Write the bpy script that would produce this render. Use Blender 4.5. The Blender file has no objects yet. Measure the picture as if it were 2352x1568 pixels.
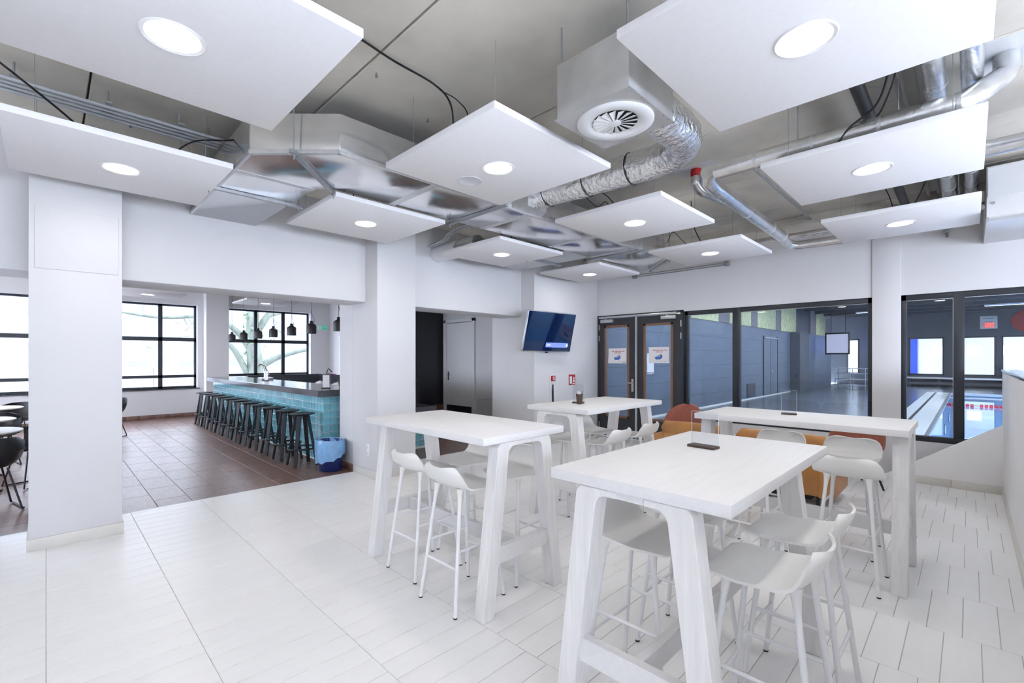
import bpy, bmesh, math, random
from mathutils import Vector, Matrix
random.seed(7)
PI = math.pi
sc = bpy.context.scene
COL = sc.collection

# ---------------------------------------------------------------- camera (metres; X right-forward, Y left-forward, Z up)
EYE = 1.56
FPX = 1061.0
YAW = math.radians(44.75)
cam_d = bpy.data.cameras.new('camera')
cam_d.sensor_width = 36.0
cam_d.lens = FPX / 2352 * 36.0
cam_d.shift_y = 38.0 / 2352
cam_d.clip_end = 300
cam = bpy.data.objects.new('camera', cam_d)
COL.objects.link(cam)
cam.location = (0, 0, EYE)
cam.rotation_euler = (PI / 2, 0, -(PI / 2 - YAW))
sc.camera = cam

# ---------------------------------------------------------------- sky and exposure
SKY = 14.0
LAMP_W = 6.6
sc.view_settings.view_transform = 'Standard'
sc.view_settings.look = 'None'
sc.view_settings.exposure = -0.03
sc.view_settings.gamma = 1.0
sc.view_settings.use_curve_mapping = False
sc.cycles.diffuse_bounces = 4
sc.cycles.max_bounces = 6
sc.cycles.glossy_bounces = 4
sc.cycles.transparent_max_bounces = 10
sc.cycles.use_adaptive_sampling = True
sc.cycles.adaptive_threshold = 0.16
sc.cycles.adaptive_min_samples = 20
sc.cycles.caustics_reflective = False
sc.cycles.caustics_refractive = False
sc.cycles.sample_clamp_indirect = 6.0
world = bpy.data.worlds.new('overcast_sky')
sc.world = world
world.use_nodes = True
wn = world.node_tree
wn.nodes['Background'].inputs['Color'].default_value = (0.77, 0.845, 1.0, 1)
wn.nodes['Background'].inputs['Strength'].default_value = SKY


def portal(name, loc, rot, sx, sy):
    d = bpy.data.lights.new(name, 'AREA')
    d.shape = 'RECTANGLE'
    d.size = sx
    d.size_y = sy
    d.cycles.is_portal = True
    o = bpy.data.objects.new(name, d)
    COL.objects.link(o)
    o.location = loc
    o.rotation_euler = rot
    return o


# area light points to its local -Z
portal('daylight_portal', (1.2, 14.92, 1.86), (-PI / 2, 0, 0), 10.2, 2.3)
portal('daylight_portal', (1.5, -3.98, 1.85), (PI / 2, 0, 0), 10.5, 1.7)

portal('daylight_portal', (-4.02, 10.8, 1.87), (0, -PI / 2, 0), 2.2, 7.6)

S_, C_ = math.sin(YAW), math.cos(YAW)


def project(x, y, z):
    r = x * S_ - y * C_
    f = x * C_ + y * S_
    if f < 0.15:
        return None
    return (1176 + FPX * r / f, 822 - FPX * (z - EYE) / f)


def pix_area(pts):
    """size of a face in the photograph's frame; 0 when it is out of view"""
    q = [project(*p) for p in pts]
    if any(a is None for a in q):
        return 0
    cx = sum(a[0] for a in q) / len(q)
    cy = sum(a[1] for a in q) / len(q)
    if not (-30 < cx < 2382 and -30 < cy < 1598):
        return 0
    s = 0
    for i in range(len(q)):
        a, b = q[i], q[(i + 1) % len(q)]
        s += a[0] * b[1] - a[1] * b[0]
    return abs(s) / 2


# ---------------------------------------------------------------- materials
MATS = {}


def mat(name, col, rough=0.5, metal=0.0, var=0.04, vscale=6.0, bump=0.0, bscale=40.0, rnd=0.0, stretch=None,
        emit=None, estr=0.0, coat=0.0, spec=0.5, rvar=0.0, detail=3.0):
    if name in MATS:
        return MATS[name]
    m = bpy.data.materials.new(name)
    m.use_nodes = True
    nt = m.node_tree
    b = nt.nodes['Principled BSDF']
    b.inputs['Roughness'].default_value = rough
    b.inputs['Metallic'].default_value = metal
    b.inputs['Specular IOR Level'].default_value = spec
    if coat:
        b.inputs['Coat Weight'].default_value = coat
        b.inputs['Coat Roughness'].default_value = 0.05
    tc = nt.nodes.new('ShaderNodeTexCoord')
    mp = nt.nodes.new('ShaderNodeMapping')
    nt.links.new(tc.outputs['Object'], mp.inputs['Vector'])
    if stretch:
        mp.inputs['Scale'].default_value = stretch
    nz = nt.nodes.new('ShaderNodeTexNoise')
    nz.inputs['Scale'].default_value = vscale
    nz.inputs['Detail'].default_value = detail
    nt.links.new(mp.outputs['Vector'], nz.inputs['Vector'])
    rp = nt.nodes.new('ShaderNodeValToRGB')
    rp.color_ramp.elements[0].position = 0.3
    rp.color_ramp.elements[1].position = 0.7
    lo = [max(0, c * (1 - var)) for c in col]
    hi = [min(1, c * (1 + var)) for c in col]
    rp.color_ramp.elements[0].color = (*lo, 1)
    rp.color_ramp.elements[1].color = (*hi, 1)
    nt.links.new(nz.outputs['Fac'], rp.inputs['Fac'])
    src = rp.outputs['Color']
    if rnd:
        oi = nt.nodes.new('ShaderNodeObjectInfo')
        hs = nt.nodes.new('ShaderNodeHueSaturation')
        ma = nt.nodes.new('ShaderNodeMath')
        ma.operation = 'MULTIPLY_ADD'
        ma.inputs[1].default_value = 2 * rnd
        ma.inputs[2].default_value = 1 - rnd
        nt.links.new(oi.outputs['Random'], ma.inputs[0])
        nt.links.new(ma.outputs[0], hs.inputs['Value'])
        nt.links.new(src, hs.inputs['Color'])
        src = hs.outputs['Color']
    nt.links.new(src, b.inputs['Base Color'])
    if rvar:
        mr = nt.nodes.new('ShaderNodeMapRange')
        mr.inputs['To Min'].default_value = max(0.02, rough - rvar)
        mr.inputs['To Max'].default_value = rough + rvar
        nt.links.new(nz.outputs['Fac'], mr.inputs['Value'])
        nt.links.new(mr.outputs[0], b.inputs['Roughness'])
    if bump:
        bn = nt.nodes.new('ShaderNodeTexNoise')
        bn.inputs['Scale'].default_value = bscale
        bn.inputs['Detail'].default_value = 4
        nt.links.new(mp.outputs['Vector'], bn.inputs['Vector'])
        bp = nt.nodes.new('ShaderNodeBump')
        bp.inputs['Strength'].default_value = bump
        bp.inputs['Distance'].default_value = 0.02
        nt.links.new(bn.outputs['Fac'], bp.inputs['Height'])
        nt.links.new(bp.outputs['Normal'], b.inputs['Normal'])
    if emit:
        b.inputs['Emission Color'].default_value = (*emit, 1)
        b.inputs['Emission Strength'].default_value = estr
    MATS[name] = m
    return m


def mat_glass(name, tint=(0.93, 0.96, 0.97), refl=1.0, ior=1.5):
    """thin architectural pane: clear with a Fresnel reflection"""
    m = bpy.data.materials.new(name)
    m.use_nodes = True
    nt = m.node_tree
    nt.nodes.remove(nt.nodes['Principled BSDF'])
    out = nt.nodes['Material Output']
    tr = nt.nodes.new('ShaderNodeBsdfTransparent')
    tr.inputs['Color'].default_value = (*tint, 1)
    gl = nt.nodes.new('ShaderNodeBsdfGlossy')
    gl.inputs['Roughness'].default_value = 0.0
    gl.inputs['Color'].default_value = (refl, refl, refl, 1)
    fr = nt.nodes.new('ShaderNodeFresnel')
    fr.inputs['IOR'].default_value = ior
    mx = nt.nodes.new('ShaderNodeMixShader')
    ge = nt.nodes.new('ShaderNodeNewGeometry')      # reflect on entering only: no false total reflection inside a thin pane
    iv_ = nt.nodes.new('ShaderNodeMath')
    iv_.operation = 'SUBTRACT'
    iv_.inputs[0].default_value = 1.0
    nt.links.new(ge.outputs['Backfacing'], iv_.inputs[1])
    ml = nt.nodes.new('ShaderNodeMath')
    ml.operation = 'MULTIPLY'
    nt.links.new(fr.outputs[0], ml.inputs[0])
    nt.links.new(iv_.outputs[0], ml.inputs[1])
    nt.links.new(ml.outputs[0], mx.inputs[0])
    nt.links.new(tr.outputs[0], mx.inputs[1])
    nt.links.new(gl.outputs[0], mx.inputs[2])
    nt.links.new(mx.outputs[0], out.inputs['Surface'])
    MATS[name] = m
    return m


def mat_emit(name, col, strength):
    return mat(name, col, 0.5, var=0.0, emit=col, estr=strength)


M_wall = mat('white_plaster', (0.67, 0.665, 0.68), 0.75, var=0.012, vscale=2.0, bump=0.03, bscale=120)
M_wall_lit = mat('white_wall_paint_lit', (0.88, 0.875, 0.88), 0.6, var=0.01, vscale=2.0)  # wall paint lightened for ramp and parapet, standing in for light they lack
M_panel = mat('white_acoustic_board', (0.88, 0.875, 0.89), 0.9, var=0.012, vscale=30)
M_conc = mat('cast_concrete', (0.70, 0.66, 0.585), 0.85, var=0.20, vscale=1.3, bump=0.12, bscale=14, detail=8)
M_concdark = mat('slab_joint_dark', (0.12, 0.115, 0.10), 0.95, var=0.3, vscale=9)
M_tile = mat('white_floor_tile', (0.90, 0.895, 0.895), 0.32, var=0.012, vscale=4, rnd=0.012, stretch=(1, 6, 1))
M_grout = mat('light_grout', (0.55, 0.55, 0.54), 0.9, var=0.05, vscale=30)
M_brown = mat('brown_floor_tile', (0.17, 0.095, 0.075), 0.33, var=0.22, vscale=3.0, rnd=0.10, stretch=(8, 1.5, 1))
M_browngrout = mat('grey_grout', (0.30, 0.27, 0.25), 0.9, var=0.08, vscale=30)
M_skirt = mat('beige_skirting_tile', (0.66, 0.64, 0.60), 0.45, var=0.03, vscale=8)
M_wood = mat('whitewashed_ash', (0.765, 0.755, 0.76), 0.5, var=0.025, vscale=3.0, stretch=(1.2, 16, 16), bump=0.05, bscale=8, detail=5)
M_woodv = mat('whitewashed_ash_leg', (0.79, 0.775, 0.77), 0.5, var=0.06, vscale=3.0, stretch=(16, 16, 1.2), bump=0.05, bscale=8, detail=5)
M_plastic = mat('white_moulded_plastic', (0.86, 0.85, 0.83), 0.38, var=0.008, vscale=9, bump=0.02, bscale=400)
M_steelwhite = mat('white_powder_coat', (0.86, 0.86, 0.88), 0.35, var=0.01, vscale=9)
M_black = mat('black_plastic', (0.012, 0.013, 0.016), 0.4, var=0.1, vscale=20)
M_blackwood = mat('black_stained_wood', (0.007, 0.010, 0.016), 0.5, var=0.2, vscale=8, stretch=(10, 10, 1))
M_frame = mat('anthracite_frame', (0.018, 0.022, 0.030), 0.4, var=0.08, vscale=9)
M_framedoor = mat('anthracite_door', (0.026, 0.030, 0.036), 0.5, var=0.08, vscale=9)
M_trim = mat('brown_glazing_bead', (0.19, 0.10, 0.062), 0.5, var=0.15, vscale=5, stretch=(6, 6, 1))
M_galv = mat('galvanised_sheet', (0.84, 0.85, 0.87), 0.16, metal=0.9, var=0.06, vscale=5, rvar=0.06, bump=0.015, bscale=3, detail=5)
M_galvd = mat('matt_galvanised_sheet', (0.60, 0.605, 0.61), 0.42, metal=0.75, var=0.12, vscale=4, rvar=0.06, detail=5)
M_foil = mat('crinkled_foil', (0.88, 0.89, 0.91), 0.22, metal=0.95, var=0.12, vscale=14, bump=0.9, bscale=26)
M_foilsm = mat('foil_wrap', (0.80, 0.81, 0.82), 0.27, metal=0.95, var=0.12, vscale=10, bump=0.18, bscale=24)
M_tape = mat('foil_tape', (0.74, 0.75, 0.77), 0.36, metal=0.8, var=0.06, vscale=30, bump=0.2, bscale=60)
M_strut = mat('zinc_rail', (0.38, 0.40, 0.42), 0.4, metal=0.7, var=0.1, vscale=20)
M_cable = mat('black_cable', (0.012, 0.012, 0.013), 0.5, var=0.1, vscale=20)
M_conduit = mat('grey_conduit', (0.52, 0.55, 0.58), 0.5, var=0.05, vscale=10)
M_pvc = mat('black_drain_pipe', (0.018, 0.018, 0.020), 0.45, var=0.1, vscale=10)
M_white = mat('white_lacquer', (0.80, 0.81, 0.83), 0.4, var=0.01, vscale=9)
M_whitemetal = mat('white_enamel', (0.78, 0.79, 0.80), 0.3, var=0.01, vscale=9)
M_void = mat('dark_void', (0.02, 0.02, 0.022), 0.8, var=0.1, vscale=9)
M_teal = mat('teal_glazed_tile', (0.165, 0.43, 0.515), 0.08, var=0.16, vscale=7, rnd=0.16, bump=0.25, bscale=9, coat=0.6)
M_tgrout = mat('pale_tile_grout', (0.72, 0.76, 0.76), 0.8, var=0.04, vscale=30)
M_counter = mat('dark_grey_worktop', (0.045, 0.048, 0.06), 0.14, var=0.12, vscale=14, spec=0.8)
M_darkpanel = mat('near_black_panel', (0.010, 0.012, 0.018), 0.35, var=0.1, vscale=6)
M_leather = mat('tan_leather', (0.43, 0.19, 0.05), 0.42, var=0.10, vscale=5, bump=0.05, bscale=60)
M_coral = mat('terracotta_wool', (0.34, 0.11, 0.075), 0.9, var=0.12, vscale=40, bump=0.12, bscale=200)
M_chrome = mat('brushed_chrome', (0.72, 0.73, 0.75), 0.25, metal=1.0, var=0.05, vscale=20)
M_alu = mat('satin_aluminium', (0.55, 0.56, 0.58), 0.35, metal=0.85, var=0.04, vscale=20)
M_red = mat('signal_red', (0.45, 0.012, 0.014), 0.5, var=0.05, vscale=9)
M_redtext = mat('red_ink', (0.42, 0.06, 0.06), 0.8, var=0.05, vscale=9)
M_paper = mat('white_paper', (0.78, 0.76, 0.78), 0.85, var=0.01, vscale=9)
M_blueink = mat('blue_ink', (0.07, 0.16, 0.50), 0.8, var=0.1, vscale=30)
M_greyink = mat('grey_ink', (0.20, 0.20, 0.22), 0.8, var=0.1, vscale=30)
M_cup = mat('brown_cup', (0.075, 0.042, 0.034), 0.5, var=0.1, vscale=20)
M_walnut = mat('dark_walnut_base', (0.060, 0.036, 0.028), 0.45, var=0.2, vscale=6, stretch=(2, 20, 20))
M_binblue = mat('dark_blue_plastic', (0.010, 0.022, 0.115), 0.35, var=0.1, vscale=6)
M_bag = mat('blue_bin_liner', (0.20, 0.40, 0.66), 0.22, var=0.14, vscale=9, bump=0.35, bscale=14)
M_acryl = mat_glass('clear_acrylic', (0.93, 0.94, 0.96), 1.0, 1.45)
M_acryledge = mat('acrylic_edge', (0.74, 0.77, 0.82), 0.25, var=0.02, vscale=9)
M_glass = mat_glass('window_glass', (0.86, 0.90, 0.93), 1.0, 1.52)
M_glasscl = mat_glass('clear_glazing', (0.96, 0.97, 0.98), 0.6, 1.45)
M_lamp = mat_emit('lamp_diffuser', (1.0, 0.99, 0.97), 9.0)
M_sponge = mat('grey_speaker_mesh', (0.62, 0.63, 0.65), 0.8, var=0.03, vscale=200)
M_hallwall = mat('slate_blue_tile_wall', (0.135, 0.165, 0.225), 0.45, var=0.10, vscale=1.2, stretch=(1, 1, 3))
M_halldark = mat('dark_grey_tile_wall', (0.075, 0.085, 0.11), 0.5, var=0.10, vscale=1.2)
M_hallfloor = mat('grey_deck_tile', (0.11, 0.125, 0.15), 0.22, var=0.14, vscale=1.5)
M_hallceil = mat('dark_ceiling', (0.06, 0.065, 0.075), 0.7, var=0.15, vscale=2, stretch=(8, 1, 1))
M_yellow = mat('lime_wall_panel', (0.58, 0.58, 0.34), 0.8, var=0.25, vscale=12, stretch=(1, 1, 0.4), bump=0.2, bscale=12)
M_brick = mat('purple_brown_brick', (0.22, 0.20, 0.22), 0.8, var=0.35, vscale=9, stretch=(0.5, 0.5, 8))
M_poolwhite = mat('white_pool_tile', (0.86, 0.89, 0.90), 0.3, var=0.04, vscale=6)
M_poolbasin = mat('pale_blue_pool_tile', (0.66, 0.78, 0.92), 0.4, var=0.06, vscale=3)
M_outwall = mat('pale_render', (0.32, 0.325, 0.33), 0.8, var=0.04, vscale=2)
M_outroof = mat('grey_band', (0.20, 0.22, 0.24), 0.8, var=0.05, vscale=2)
M_outwin = mat('blue_grey_window', (0.15, 0.17, 0.195), 0.6, var=0.1, vscale=1)
M_ground = mat('pale_paving', (0.30, 0.30, 0.31), 0.9, var=0.06, vscale=1)
M_bark = mat('mossy_bark', (0.10, 0.115, 0.095), 0.9, var=0.3, vscale=5, bump=0.4, bscale=12, stretch=(1, 1, 0.3))
M_ivy = mat('ivy_leaf', (0.09, 0.15, 0.07), 0.7, var=0.4, vscale=9)
M_screen = None

# ---------------------------------------------------------------- mesh helpers


sc.cycles.use_light_tree = False
class MB:
    def __init__(self):
        self.v = []
        self.f = []

    def add(self, verts, faces):
        n = len(self.v)
        self.v += [tuple(p) for p in verts]
        self.f += [tuple(i + n for i in f) for f in faces]
        return self

    def box(self, x0, x1, y0, y1, z0, z1):
        return self.add([(x0, y0, z0), (x1, y0, z0), (x1, y1, z0), (x0, y1, z0), (x0, y0, z1), (x1, y0, z1), (x1, y1, z1), (x0, y1, z1)],
                        [(3, 2, 1, 0), (4, 5, 6, 7), (0, 1, 5, 4), (1, 2, 6, 5), (2, 3, 7, 6), (3, 0, 4, 7)])

    def obox(self, c, ax, ay, az):
        """box from a centre and three half-axis vectors"""
        c, ax, ay, az = Vector(c), Vector(ax), Vector(ay), Vector(az)
        P = [c + sx * ax + sy * ay + sz * az for sz in (-1, 1) for sx, sy in ((-1, -1), (1, -1), (1, 1), (-1, 1))]
        return self.add(P, [(3, 2, 1, 0), (4, 5, 6, 7), (0, 1, 5, 4), (1, 2, 6, 5), (2, 3, 7, 6), (3, 0, 4, 7)])

    def prism(self, pts, axis, a0, a1):
        """polygon (2D) extruded along an axis; pts are (y,z) for x, (x,z) for y, (x,y) for z"""
        def p3(p, a):
            return (a, p[0], p[1]) if axis == 'x' else ((p[0], a, p[1]) if axis == 'y' else (p[0], p[1], a))
        n = len(pts)
        V = [p3(p, a0) for p in pts] + [p3(p, a1) for p in pts]
        F = [tuple(range(n - 1, -1, -1)), tuple(range(n, 2 * n))] + [(i, (i + 1) % n, n + (i + 1) % n, n + i) for i in range(n)]
        return self.add(V, F)

    def tube(self, path, r, n=10, caps=True, closed=False):
        P = [Vector(p) for p in path]
        m = len(P)
        rs = r if isinstance(r, (list, tuple)) else [r] * m
        up = None
        rings = []
        for i, p in enumerate(P):
            if closed:
                t = (P[(i + 1) % m] - P[i - 1])
            else:
                t = P[min(i + 1, m - 1)] - P[max(i - 1, 0)]
            t.normalize()
            if up is None:
                up = Vector((0, 0, 1)) if abs(t.z) < 0.9 else Vector((1, 0, 0))
            a = up - t * up.dot(t)
            if a.length < 1e-5:
                a = t.orthogonal()
            a.normalize()
            up = a
            b = t.cross(a)
            rings.append([p + rs[i] * (math.cos(2 * PI * k / n) * a + math.sin(2 * PI * k / n) * b) for k in range(n)])
        V = [q for ring in rings for q in ring]
        F = []
        for i in range(m if closed else m - 1):
            j = (i + 1) % m
            for k in range(n):
                F.append((i * n + k, i * n + (k + 1) % n, j * n + (k + 1) % n, j * n + k))
        if caps and not closed:
            F.append(tuple(range(n - 1, -1, -1)))
            F.append(tuple((m - 1) * n + k for k in range(n)))
        return self.add(V, F)

    def lathe(self, prof, c=(0, 0, 0), n=24, caps=True):
        V = []
        for r, z in prof:
            for k in range(n):
                V.append((c[0] + r * math.cos(2 * PI * k / n), c[1] + r * math.sin(2 * PI * k / n), c[2] + z))
        F = []
        for i in range(len(prof) - 1):
            for k in range(n):
                F.append((i * n + k, i * n + (k + 1) % n, (i + 1) * n + (k + 1) % n, (i + 1) * n + k))
        if caps:
            F.append(tuple(range(n - 1, -1, -1)))
            F.append(tuple((len(prof) - 1) * n + k for k in range(n)))
        return self.add(V, F)

    def shell(self, G, th):
        """thick sheet from a grid of points G[i][j]; thickness th along the normals"""
        a, b = len(G), len(G[0])
        N = []
        for i in range(a):
            for j in range(b):
                du = Vector(G[min(i + 1, a - 1)][j]) - Vector(G[max(i - 1, 0)][j])
                dv = Vector(G[i][min(j + 1, b - 1)]) - Vector(G[i][max(j - 1, 0)])
                n = du.cross(dv)
                if n.length > 1e-9:
                    n.normalize()
                N.append(n)
        top = [Vector(G[i][j]) for i in range(a) for j in range(b)]
        bot = [t - n * th for t, n in zip(top, N)]
        F = []
        o = a * b
        for i in range(a - 1):
            for j in range(b - 1):
                q = (i * b + j, (i + 1) * b + j, (i + 1) * b + j + 1, i * b + j + 1)
                F.append(q)
                F.append(tuple(o + k for k in reversed(q)))
        rim = [j for j in range(b)] + [i * b + b - 1 for i in range(1, a)] + [(a - 1) * b + j for j in range(b - 2, -1, -1)] + [i * b for i in range(a - 2, 0, -1)]
        for k in range(len(rim)):
            p, q = rim[k], rim[(k + 1) % len(rim)]
            F.append((p, q, o + q, o + p))
        return self.add(top + bot, F)

    def build(self, name, m, parent=None, w=False, bevel=0.0, seg=2, smooth=None, origin=None):
        """one mesh object; top level: origin at the base; with a parent: local coordinates, or world ones when w"""
        if parent is not None:
            off = world_of(parent) if w else Vector((0, 0, 0))
            loc = Vector((0, 0, 0))
        else:
            if origin is None:
                xs, ys, zs = zip(*self.v)
                origin = ((min(xs) + max(xs)) / 2, (min(ys) + max(ys)) / 2, min(zs))
            off = Vector(origin)
            loc = off
        me = bpy.data.meshes.new(name)
        me.from_pydata([(x - off.x, y - off.y, z - off.z) for x, y, z in self.v], [], self.f)
        bm = bmesh.new()
        bm.from_mesh(me)
        bmesh.ops.recalc_face_normals(bm, faces=bm.faces)
        if bevel:
            es = [e for e in bm.edges if len(e.link_faces) == 2 and e.calc_face_angle(0) > 0.5]
            bmesh.ops.bevel(bm, geom=es, offset=bevel, segments=seg, affect='EDGES', profile=0.5)
        bm.to_mesh(me)
        bm.free()
        if smooth is not None or bevel:
            me.polygons.foreach_set('use_smooth', [True] * len(me.polygons))
            me.set_sharp_from_angle(angle=math.radians(smooth or 35))
        if m:
            me.materials.append(m)
        o = bpy.data.objects.new(name, me)
        COL.objects.link(o)
        o.location = loc
        if parent is not None:
            o.parent = parent
        return o


def world_of(o):
    p = Vector((0, 0, 0))
    while o is not None:
        p = p + Vector(o.location)
        o = o.parent
    return p


def tag(o, label=None, cat=None, group=None, kind=None):
    if label:
        o['label'] = label
    if cat:
        o['category'] = cat
    if group:
        o['group'] = group
    if kind:
        o['kind'] = kind
    return o


def thing(name, label, cat, loc=(0, 0, 0), rz=0.0, group=None):
    o = bpy.data.objects.new(name, None)
    o.empty_display_size = 0.1
    COL.objects.link(o)
    o.location = loc
    o.rotation_euler = (0, 0, rz)
    return tag(o, label, cat, group)


def struct(name, loc=(0, 0, 0)):
    o = bpy.data.objects.new(name, None)
    COL.objects.link(o)
    o.location = loc
    return tag(o, kind='structure')


def dup(o, parent=None, loc=None, rz=None, label=None):
    c = o.copy()
    COL.objects.link(c)
    c.parent = parent
    if loc is not None:
        c.location = loc
    if rz is not None:
        c.rotation_euler = (0, 0, rz)
    if label:
        c['label'] = label
    for ch in o.children:
        dup(ch, c)
    return c


def spline(pts, n=8):
    P = [Vector(p) for p in pts]
    P = [2 * P[0] - P[1]] + P + [2 * P[-1] - P[-2]]
    out = []
    for i in range(1, len(P) - 2):
        for k in range(n):
            t = k / n
            a, b, c, d = P[i - 1], P[i], P[i + 1], P[i + 2]
            out.append(0.5 * ((2 * b) + (c - a) * t + (2 * a - 5 * b + 4 * c - d) * t * t + (3 * b - a - 3 * c + d) * t ** 3))
    out.append(P[-2])
    return out


def bxo(name, m, x0, x1, y0, y1, z0, z1, parent=None, w=True, **k):
    return MB().box(x0, x1, y0, y1, z0, z1).build(name, m, parent, w=w, **k)


def link_mesh(name, me, parent, loc, rot=(0, 0, 0), scale=None):
    o = bpy.data.objects.new(name, me)
    COL.objects.link(o)
    o.parent = parent
    o.location = loc
    o.rotation_euler = rot
    if scale:
        o.scale = scale
    return o

# ================================================================= THE SETTING
XW = 7.92      # pool-side wall
YW = 5.385     # front face of the piers
YB = 6.03      # white floor meets brown floor
CZ = 3.52      # concrete slab
YF = 14.9      # window wall of the bar
XA, XZ = -4.0, XW


def paved(floor, name, cells, m, th, gap, limit=300, bev=0.0015):
    """cells: (x0,x1,y0,y1); the largest in view become parts, the rest one 'stuff' part"""
    sized = sorted(cells, key=lambda c: -pix_area([(c[0], c[2], 0), (c[1], c[2], 0), (c[1], c[3], 0), (c[0], c[3], 0)]))
    cache = {}
    for c in sized[:limit]:
        a, b = round(c[1] - c[0] - gap, 4), round(c[3] - c[2] - gap, 4)
        if (a, b) not in cache:
            o = MB().box(-a / 2, a / 2, -b / 2, b / 2, -th, 0).build(name, m, floor, bevel=bev, seg=1)
            cache[(a, b)] = o.data
            o.location = ((c[0] + c[1]) / 2, (c[2] + c[3]) / 2, 0)
        else:
            link_mesh(name, cache[(a, b)], floor, ((c[0] + c[1]) / 2, (c[2] + c[3]) / 2, 0))
    if sized[limit:]:
        mb = MB()
        g = gap / 2
        for c in sized[limit:]:
            mb.box(c[0] + g, c[1] - g, c[2] + g, c[3] - g, -th, 0)
        tag(mb.build(name + '_field', m, floor), kind='stuff')


# --- white tile floor: 0.6 x 0.15 planks, every other course shifted by half a plank width
floor = struct('floor')
bxo('screed', M_grout, XA, XZ, -4, YB - 0.004, -0.20, -0.0035, floor)
cells = []
for k in range(-7, 14):
    x0, x1 = 0.6 * k, 0.6 * k + 0.6
    x0, x1 = max(x0, XA), min(x1, XZ)
    if x1 - x0 < 0.03:
        continue
    off = 0.105 if k % 2 else 0.03
    y = -4.02 + ((off + 4.02) % 0.15) - 0.15
    while y < YB:
        y0, y1 = max(y, -4.0), min(y + 0.15, YB - 0.006)
        if y1 - y0 > 0.02:
            cells.append((x0, x1, y0, y1))
        y += 0.15
paved(floor, 'floor_tile', cells, M_tile, 0.012, 0.004)

# --- brown tile floor of the bar
floor_bar = struct('floor_bar')
bxo('screed', M_browngrout, XA, XZ, YB + 0.004, YF + 0.1, -0.20, -0.0035, floor_bar)
bxo('edge_strip', M_alu, XA, XZ, YB - 0.004, YB + 0.004, -0.02, 0.001, floor_bar)
cells = []
k = 0
x = XA + 0.03 - 0.3
while x < XZ:
    x0, x1 = max(x, XA), min(x + 0.3, XZ)
    y = YB + 0.006 - (0.3 if k % 2 else 0.0)
    while y < YF:
        y0, y1 = max(y, YB + 0.006), min(y + 0.6, YF)
        if y1 - y0 > 0.02 and x1 - x0 > 0.02:
            cells.append((x0, x1, y0, y1))
        y += 0.6
    x += 0.3
    k += 1
paved(floor_bar, 'floor_tile', cells, M_brown, 0.012, 0.005)

# --- concrete ceiling of precast slabs with open joints
ceiling = struct('ceiling')
bxo('slab_top', M_concdark, XA - 0.2, XZ + 0.2, -4.1, YF + 0.2, CZ + 0.03, CZ + 0.25, ceiling)
jx = [XA - 0.2, -3.65, -2.36, -1.07, 0.22, 1.515, 2.808, 4.10, 5.40, 6.69, XZ + 0.2]
for a, b in zip(jx[:-1], jx[1:]):
    MB().box(a + 0.007, b - 0.007, -4.1, YF + 0.2, CZ, CZ + 0.16).build('slab', M_conc, ceiling, bevel=0.006, seg=1)
# timber-shuttered downstand strip along the pool wall
bxo('downstand', M_conc, 7.35, XW, -0.6, 5.3, CZ - 0.10, CZ, ceiling)
for (x, y) in ((2.9, 1.9), (1.6, 2.9), (3.3, 3.2), (0.5, 5.0), (3.2, 2.35), (4.9, 0.4), (2.2, 3.15), (5.7, 1.1), (1.2, 1.5)):
    MB().lathe([(0.011, 0), (0.011, 0.012), (0.006, 0.014), (0.005, 0.03)], (x, y, CZ - 0.03), 8).build('anchor', M_strut, ceiling)

# --- left wall: piers and bulkheads between the room and the bar
wall_left = struct('wall_left')
PIERS = ((-0.10, 0.48), (2.985, 3.56))
for a, b in PIERS:
    bxo('pier', M_wall, a, b, YW, 6.46, 0, CZ, wall_left, bevel=0.004)
bxo('pier', M_wall, -3.2, -2.6, YW, 6.46, 0, CZ, wall_left, bevel=0.004)
bxo('wall_panel', M_wall, 5.985, XW, YW, 6.46, 0, CZ, wall_left, bevel=0.004)
BZ = 2.297
for a, b in ((-2.6, -0.10), (0.48, 2.985), (3.56, 5.985)):
    MB().prism([(5.70, BZ + 0.025), (5.705, BZ + 0.008), (5.725, BZ), (6.20, BZ), (6.20, CZ), (5.70, CZ)], 'x', a, b).build('bulkhead', M_wall, wall_left, w=True, smooth=50)
# access hatch on the first pier
MB().box(-0.065, 0.455, YW - 0.009, YW, 2.295, 2.805).build('access_panel', M_wall, wall_left, w=True, bevel=0.003)
for x in (0.01, 0.39):
    MB().tube([(x, YW - 0.0115, 2.755), (x, YW - 0.009, 2.755)], 0.009, 10).build('screw', M_sponge, wall_left, w=True)
# shadow joint where the pier cladding changes
for xx in (2.985, 5.985):
    bxo('joint', M_sponge, xx - 0.0012, xx, 6.055, 6.063, 0.1, BZ, wall_left)

# --- skirting tiles
bb = struct('baseboard_left')
SK = 0.095
for a, b in PIERS:
    bxo('skirting_tile', M_skirt, a - 0.012, b + 0.012, YW - 0.012, YW, 0, SK, bb, bevel=0.002)
    bxo('skirting_tile', M_skirt, a - 0.012, a, YW, YB, 0, SK, bb, bevel=0.002)
    bxo('skirting_tile', M_skirt, b, b + 0.012, YW, YB, 0, SK, bb, bevel=0.002)
    bxo('skirting_tile', M_brown, a - 0.012, a, YB + 0.003, 6.46, 0, SK, bb, bevel=0.002)
for k in range(4):
    bxo('skirting_tile', M_skirt, 5.973 + 0.483 * k, 5.973 + 0.483 * (k + 1) - 0.003, YW - 0.012, YW, 0, SK, bb, bevel=0.002)
bxo('skirting_tile', M_skirt, 5.973, 5.985, YW, YB, 0, SK, bb, bevel=0.002)

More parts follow.
